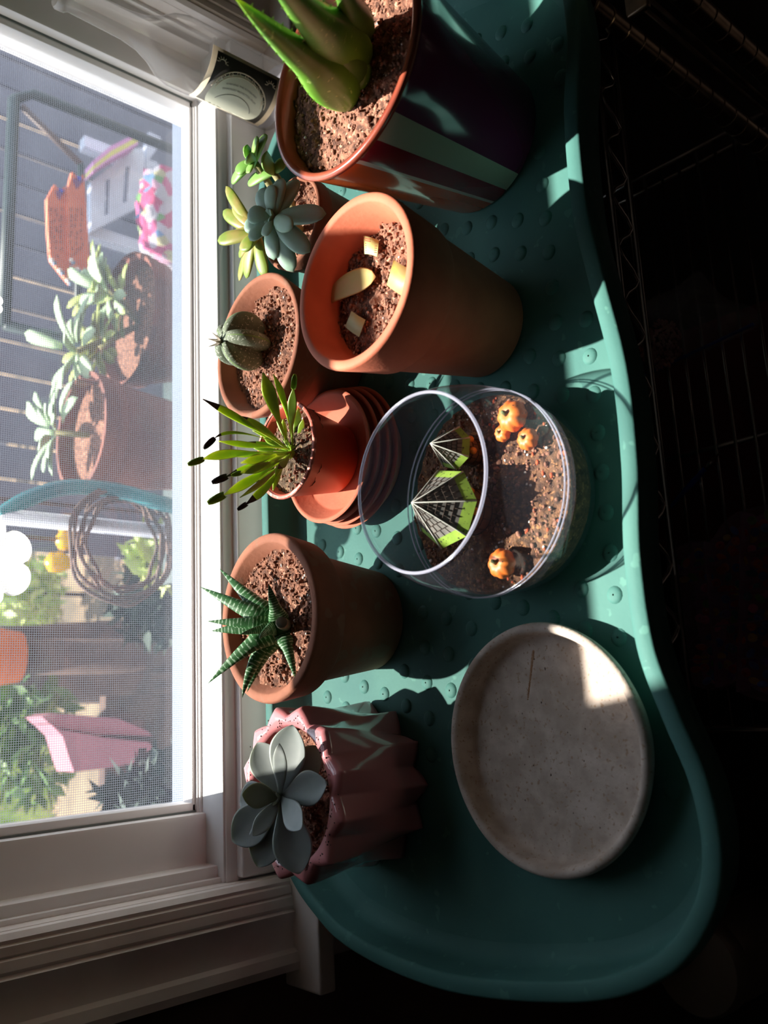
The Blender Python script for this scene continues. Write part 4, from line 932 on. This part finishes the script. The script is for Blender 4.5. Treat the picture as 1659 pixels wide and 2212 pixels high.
def pumpkin(c, r, label, tilt=0):
    t_ = thing('miniature_pumpkin', label, 'figurine', (c[0], c[1], c[2] - r * .75))
    nu, nv = 48, 14; V, F = [], []
    for i in range(nv + 1):
        ph = math.pi * i / nv
        for k in range(nu):
            a = 2 * math.pi * k / nu; rr_ = r * math.sin(ph) * (.88 + .12 * abs(math.cos(4 * a))); V.append((c[0] + rr_ * math.cos(a), c[1] + rr_ * math.sin(a), c[2] - r * .75 * math.cos(ph) - .18 * r * math.exp(-((math.pi - ph) / .35) ** 2)))
    for i in range(nv):
        for k in range(nu): l = (k + 1) % nu; F.append((i * nu + k, i * nu + l, (i + 1) * nu + l, (i + 1) * nu + k))
    obj('body', (V, F), m_pump, t_)
    obj('stem', tube([(c[0], c[1], c[2] + r * .5), (c[0] + r * .1, c[1], c[2] + r * .95)], [r * .18, r * .12], 8), mat('pumpkin_stem', (96, 104, 60), .7), t_)
pumpkin((.2175, .434, .064), .0135, 'largest orange toy pumpkin of the cluster in the glass bowl')
pumpkin((.196, .4235, .060), .0095, 'small orange toy pumpkin with a stem pit beside the largest one')
pumpkin((.207, .448, .061), .0075, 'tiny orange toy pumpkin tucked behind the largest one')
pumpkin((.1005, .458, .063), .0125, 'lone orange toy pumpkin set apart in the glass bowl')

# ------------------------------------------------------------------ potion bottle
OC = (.797, .8555); OZ = -.0148
bt = thing('glass_bottle', 'clear glass bottle with an ornate black and cream label by the window casing', 'bottle', (*OC, OZ))
bpro = [(0, 0), (.038, 0), (.0425, .004), (.043, .010), (.043, .135), (.0425, .150), (.038, .165), (.028, .180), (.0205, .198), (.017, .22), (.0155, .27), (.0155, .285), (.018, .288), (.018, .298), (.0155, .30)]
obj('glass_wall', lathe(bpro, OC, 64, z0=OZ), m_bottle, bt)
obj('base_disc', lathe([(0, .004), (.036, .006), (.0415, .010)], OC, 48, z0=OZ), m_seam, bt)
m_lab = mat('cream_label', (214, 198, 172), .7, (204, 186, 160), 40); m_labb = mat('label_black', (58, 54, 48), .6); m_labg = mat('label_pale', (206, 204, 182), .7)
RL = .0433
def cyl(a, z, r=RL): return Vector((OC[0] + r * math.cos(a), OC[1] + r * math.sin(a), OZ + z))
def patch(a0, a1, z0, z1, r, na=24):
    V, F = [], []
    for i in range(na + 1):
        a = a0 + (a1 - a0) * i / na
        for z in (z0, z1):
            for q in (r, r + .0002): V.append(cyl(a, z, q))
    for i in range(na):
        q = i * 4; F += [(q, q + 4, q + 6, q + 2), (q + 1, q + 3, q + 7, q + 5), (q, q + 1, q + 5, q + 4), (q + 2, q + 6, q + 7, q + 3)]
    return V, F
D = math.radians
LA0, LA1, LZ0, LZ1 = D(158), D(262), .022, .124
lb = obj('label', patch(LA0, LA1, LZ0, LZ1, RL), m_lab, bt)
obj('label_field', patch(D(163), D(256), .029, .117, RL + .0003), m_labb, lb)
# label design laid out in label space: u runs down the bottle, v round it
def lp(u, v, r): return cyl(D(163) + D(93) * v, .117 - .088 * u, r)
def oval(cu, cv_, ru, rv, r, n=40):
    K_ = 10; V = [lp(cu, cv_, r)]
    for q in range(1, K_ + 1): V += [lp(cu + q / K_ * ru * math.cos(i * 2 * math.pi / n), max(0, min(1, cv_ + q / K_ * rv * math.sin(i * 2 * math.pi / n))), r) for i in range(n)]
    return V, [(0, 1 + i, 1 + (i + 1) % n) for i in range(n)] + [(1 + q * n + i, 1 + q * n + n + i, 1 + q * n + n + (i + 1) % n, 1 + q * n + (i + 1) % n) for q in range(K_ - 1) for i in range(n)]
obj('label_oval', oval(.5, .30, .43, .50, RL + .0006), m_labg, lb)
def curl(pts, r_=.00045): return tube([lp(u, v, RL + .0008) for u, v in pts], r_, 5)
orn = []
for k in range(41):
    pass
orn.append(tube([lp(.5 + .44 * math.cos(a), .38 + .46 * math.sin(a), RL + .0008) for a in [D(5) + D(170) * i / 40 for i in range(41)]], .0009, 5))
orn.append(tube([lp(.5 + .38 * math.cos(a), .38 + .38 * math.sin(a), RL + .0008) for a in [D(5) + D(170) * i / 40 for i in range(41)]], .0004, 5))
for k in range(9):
    a = D(20) + D(140) * k / 8; cu, cv_ = .5 + .41 * math.cos(a), .38 + .42 * math.sin(a)
    orn.append(curl([(cu + .035 * (1 - t / 18) * math.cos(t * .55 + k), cv_ + .05 * (1 - t / 18) * math.sin(t * .55 + k)) for t in range(16)]))
for cu, sg in ((.10, 1), (.90, -1)):
    cv_ = .86
    orn.append(curl([(cu + .05 * math.cos(t), cv_ - .02 + .055 * math.sin(t)) for t in [D(x_) for x_ in range(0, 181, 15)]], .0006))
    for t in range(0, 181, 30): orn.append(tube([lp(cu + .065 * math.cos(D(t)), cv_ - .02 + .07 * math.sin(D(t)), RL + .0008), lp(cu + .095 * math.cos(D(t)), min(.995, cv_ - .02 + .105 * math.sin(D(t))), RL + .0008)], [.0008, .0002], 5))
tag(obj('label_scrollwork', join(*orn), m_lab, lb), None, None, None, 'stuff')
def text_on(txt, u0, v0, size, arc, nm):
    cu_ = bpy.data.curves.new('t', 'FONT'); cu_.body = txt; cu_.align_x = 'CENTER'; cu_.size = 1; ob_ = bpy.data.objects.new('t', cu_); COL.objects.link(ob_)
    dg = bpy.context.evaluated_depsgraph_get(); me = bpy.data.meshes.new_from_object(ob_.evaluated_get(dg)); bpy.data.objects.remove(ob_)
    V = []
    for v in me.vertices:
        uu = u0 + v.co.x * size; vv = v0 + v.co.y * size * 1.25 - arc * (uu - u0) ** 2
        V.append(lp(uu, vv, RL + .0011))
    F = [tuple(p.vertices) for p in me.polygons]; bpy.data.meshes.remove(me)
    obj(nm, (V, F), m_labb, lb, smooth=False)
text_on('WARNING: THIS POTION MAY', .5, .60, .037, .9, 'lettering')
text_on('TEMPORARY PROTECTION FROM', .5, .51, .037, .9, 'lettering')
orn = []
orn.append(tube([lp(.5 + .30 * math.cos(a), .14 + .30 * math.sin(a), RL + .0008) for a in [D(15) + D(150) * i / 30 for i in range(31)]], .00035, 5))
for k in range(0): orn.append(curl([(.62 + .05 * k * .5 + .03 * math.cos(t * .7 + k), .20 + .03 * math.sin(t * .7 + k)) for t in range(8)], .0005))
tag(obj('label_vignette', join(*orn), m_labb, lb), None, None, None, 'stuff')

# ------------------------------------------------------------------ lower shelf things
ZS = -.3775
m_boxpink = glassy('pink_clear_plastic', (.98, .88, .94), 1.5, .08, .24, (.97, .68, .84))
m_boxwall = glassy('pink_divider', (.95, .80, .90), 1.5, .1, .4, (.9, .6, .8))
ol = [(1598, 1102), (1560, 1128), (1530, 1168), (1490, 1168), (1455, 1185), (1437, 1222), (1450, 1258), (1500, 1290), (1482, 1310), (1463, 1330), (1472, 1350), (1512, 1358), (1485, 1392), (1474, 1436), (1488, 1476), (1535, 1492), (1572, 1478), (1604, 1502), (1668, 1516), (1720, 1470), (1735, 1300), (1730, 1140), (1680, 1090)]
ZB = ZS + .034
P = crom([Vector((zat(x, y, ZB).x, zat(x, y, ZB).y)) for x, y in ol], 6)
if sum(P[i].x * P[(i + 1) % len(P)].y - P[(i + 1) % len(P)].x * P[i].y for i in range(len(P))) < 0: P = P[::-1]
n = len(P); cxy = sum(P, Vector((0, 0))) / n
bb = thing('bead_box', 'butterfly-shaped clear pink bead box on the lower wire shelf', 'box', (cxy.x, cxy.y, ZS))
rg = [(-.004, 0), (0, .004), (0, .030), (-.0012, .0335), (-.004, .0345)]
V, F = [], []
for d, z in rg: V += [(p.x, p.y, ZS + z) for p in offs(P, d)]
for k in range(len(rg) - 1):
    for i in range(n): j = (i + 1) % n; F.append((k * n + i, k * n + j, (k + 1) * n + j, (k + 1) * n + i))
obj('side_wall', (V, F), m_boxpink, bb)
def cap(z, d):
    bm = bmesh.new(); vs = [bm.verts.new((p.x, p.y, z)) for p in offs(P, d)]; bm.faces.new(vs); bmesh.ops.triangulate(bm, faces=bm.faces[:]); return bmout(bm)
obj('bottom', cap(ZS + .0004, -.004), m_boxwall, bb, smooth=False); obj('lid', cap(ZS + .0345, -.004), m_boxpink, bb, smooth=False)
def wallp(a, b): 
    A, B = zat(*a, ZB), zat(*b, ZB); d = (B - A).normalized(); s_ = Vector((d.y, -d.x, 0)) * .0007
    V = [A - s_, B - s_, B + s_, A + s_]; V = [(p.x, p.y, ZS + .001) for p in V] + [(p.x, p.y, ZS + .033) for p in V]
    return V, [(0, 1, 2, 3), (4, 5, 6, 7), (0, 1, 5, 4), (1, 2, 6, 5), (2, 3, 7, 6), (3, 0, 4, 7)]
for a, b in (((1448, 1240), (1720, 1165)), ((1512, 1285), (1715, 1262)), ((1530, 1355), (1715, 1330)), ((1485, 1425), (1715, 1420)), ((1520, 1170), (1545, 1485)), ((1600, 1105), (1590, 1495))):
    obj('divider', wallp(a, b), m_boxwall, bb, smooth=False)
random.seed(11)
bcol = {'red': (206, 60, 60), 'orange': (232, 120, 50), 'yellow': (224, 196, 60), 'green': (110, 190, 60), 'blue': (70, 130, 210), 'pink': (232, 120, 160), 'purple': (140, 90, 190), 'teal': (60, 150, 160)}
bm_ = {k: mat('bead_' + k, c, .3, sss=.1) for k, c in bcol.items()}
btemp = {}
inner_p = offs(P, -.0085); placed = []
xs = [p.x for p in inner_p]; ys = [p.y for p in inner_p]
tries = 0
while len(placed) < 190 and tries < 20000:
    tries += 1
    q = Vector((random.uniform(min(xs), max(xs)), random.uniform(min(ys), max(ys)))); lay = random.choice((0, 1)); zc = ZS + .0090 + .0125 * lay
    if not inside(q, inner_p) or any((q - p).length < .0112 and l == lay for p, l in placed): continue
    placed.append((q, lay)); k = random.choice(list(bcol)); shp = random.choice((0, 0, 1))
    if (k, shp) not in btemp:
        o = obj('bead', lathe([(.0018, -.0034), (.0044, -.0029), (.0054, 0), (.0044, .0029), (.0018, .0034), (.0018, -.0034)], (0, 0), 12) if shp == 0 else ico(.0049, 2, (0, 0, 0), (1.4, .8, .8)), bm_[k]); btemp[(k, shp)] = o.data
    else: o = bpy.data.objects.new('bead', btemp[(k, shp)]); COL.objects.link(o)
    o.location = (q.x, q.y, zc); o.rotation_euler = (random.uniform(-.7, .7), random.uniform(-.7, .7), random.uniform(0, 3))
    tag(o, ('round %s plastic bead inside the butterfly-shaped pink box' if shp == 0 else 'oval %s plastic bead inside the butterfly-shaped pink box') % k, 'bead', 'beads in the pink box')
# plastic bag
bgc = [(1368, 672), (1400, 640), (1452, 616), (1500, 582), (1520, 600), (1560, 640), (1622, 662), (1626, 700), (1560, 735), (1480, 772), (1382, 808), (1376, 740)]
Pb = [Vector((zat(x, y, ZS + .012).x, zat(x, y, ZS + .012).y)) for x, y in bgc]; Pb = crom(Pb, 5)
if sum(Pb[i].x * Pb[(i + 1) % len(Pb)].y - Pb[(i + 1) % len(Pb)].x * Pb[i].y for i in range(len(Pb))) < 0: Pb = Pb[::-1]
n = len(Pb); cb_ = sum(Pb, Vector((0, 0))) / n
bag = thing('plastic_bag', 'crinkled clear zip bag of pinkish bits lying on the lower wire shelf', 'bag', (cb_.x, cb_.y, ZS))
V, F = [], []; K = 12
for sgn in (1, 0):
    for k in range(K + 1):
        u = k / K
        for p in Pb:
            q = p.lerp(cb_, u); hgt = (.004 + .020 * math.sin(math.pi / 2 * min(1, u * 1.6)) * (1 + .5 * noise.noise(Vector((q.x * 60, q.y * 60, 1))))) if sgn else .0005
            V.append((q.x, q.y, ZS + hgt + (.0035 * noise.noise(Vector((q.x * 140, q.y * 140, 3))) if sgn else 0)))
for s_ in (0, 1):
    o_ = s_ * (K + 1) * n
    for k in range(K):
        for i in range(n): j = (i + 1) % n; f_ = (o_ + k * n + i, o_ + k * n + j, o_ + (k + 1) * n + j, o_ + (k + 1) * n + i); F.append(f_ if s_ == 0 else f_[::-1])
m_bag = glassy('clear_bag_film', (.96, .94, .96), 1.6, .12, .16, (.8, .72, .8))
obj('film', (V, F), m_bag, bag)
random.seed(3); bits = []
for _ in range(260):
    a = random.random() * 6.28; rr_ = math.sqrt(random.random()) * .032; c_ = zat(1425, 745, ZS + .01); q = Vector((c_.x + rr_ * math.cos(a) * 1.0, c_.y + rr_ * .9 * math.sin(a), ZS + random.uniform(.003, .013)))
    bits.append(ico(random.uniform(.0012, .0026), 1, q, (1.3, 1, .7), .3))
tag(obj('pink_bits', join(*bits), mat('pink_foam_bits', (212, 140, 140), .7, (228, 180, 160), 60), bag), None, None, None, 'stuff')
e0, e1 = zat(1390, 812, ZS + .006), zat(1628, 700, ZS + .006)
obj('zip_strip', tube([e0, e0.lerp(e1, .5), e1], .0022, 6), mat('blue_zip', (60, 70, 150), .4), bag)
# blue paintbrush lying across the wires
pe = thing('paintbrush', 'slim blue handled paintbrush lying on the lower wire shelf', 'brush', zat(1470, 1080, ZS))
a_, b_ = zat(1418, 1128, ZS + .0035), zat(1548, 985, ZS + .0035)
obj('handle', tube([a_, a_.lerp(b_, .3), a_.lerp(b_, .62), a_.lerp(b_, .82)], [.0012, .0026, .0038, .0028], 12), mat('blue_lacquer', (36, 64, 170), .18, coat=.5), pe)
obj('ferrule', tube([a_.lerp(b_, .82), a_.lerp(b_, .93)], [.0029, .0027], 12), m_chrome, pe)
obj('bristles', tube([a_.lerp(b_, .93), a_.lerp(b_, 1.04)], [.0026, .0006], 10), mat('brown_bristle', (110, 60, 40), .8), pe)
# things on the floor below
rb_ = thing('red_storage_box', 'dark red storage box on the floor under the rack', 'box', (.36, .60, RZ0))
obj('body', box(.20, .50, .46, .76, RZ0, RZ0 + .22, .006), mat('dark_red_card', (120, 30, 34), .7, (96, 22, 28), 10), rb_, flat_angle=40); obj('lid', box(.193, .507, .453, .767, RZ0 + .2205, RZ0 + .25, .005), mat('dark_red_lid', (104, 28, 34), .6), rb_, flat_angle=40)
gbw = thing('pale_bowl', 'pale round bowl on the floor near the red box', 'bowl', (.06, .40, RZ0))
obj('body', lathe([(0, 0), (.05, 0), (.10, .05), (.12, .09), (.117, .092), (.095, .055), (.05, .006), (0, .006)], (.06, .40), 40, z0=RZ0), mat('pale_ceramic', (150, 140, 128), .4), gbw)
mc = thing('metal_canister', 'dim brushed metal canister on the floor past the tray end', 'canister', (-.30, .44, RZ0))
mb = mat('brushed_steel', (170, 160, 146), .35, metal=.6)
cc_ = zat(1510, 2085, RZ0 + .28)
mc.location = (cc_.x, cc_.y, RZ0)
obj('body', lathe([(0, 0), (.058, 0), (.06, .003), (.06, .26), (.058, .263), (0, .263)], (cc_.x, cc_.y), 40, z0=RZ0), mb, mc, flat_angle=40)
obj('lid', lathe([(.0605, .2635), (.062, .265), (.062, .285), (.058, .292), (.02, .296), (0, .296)], (cc_.x, cc_.y), 40, z0=RZ0), mb, mc, flat_angle=40)
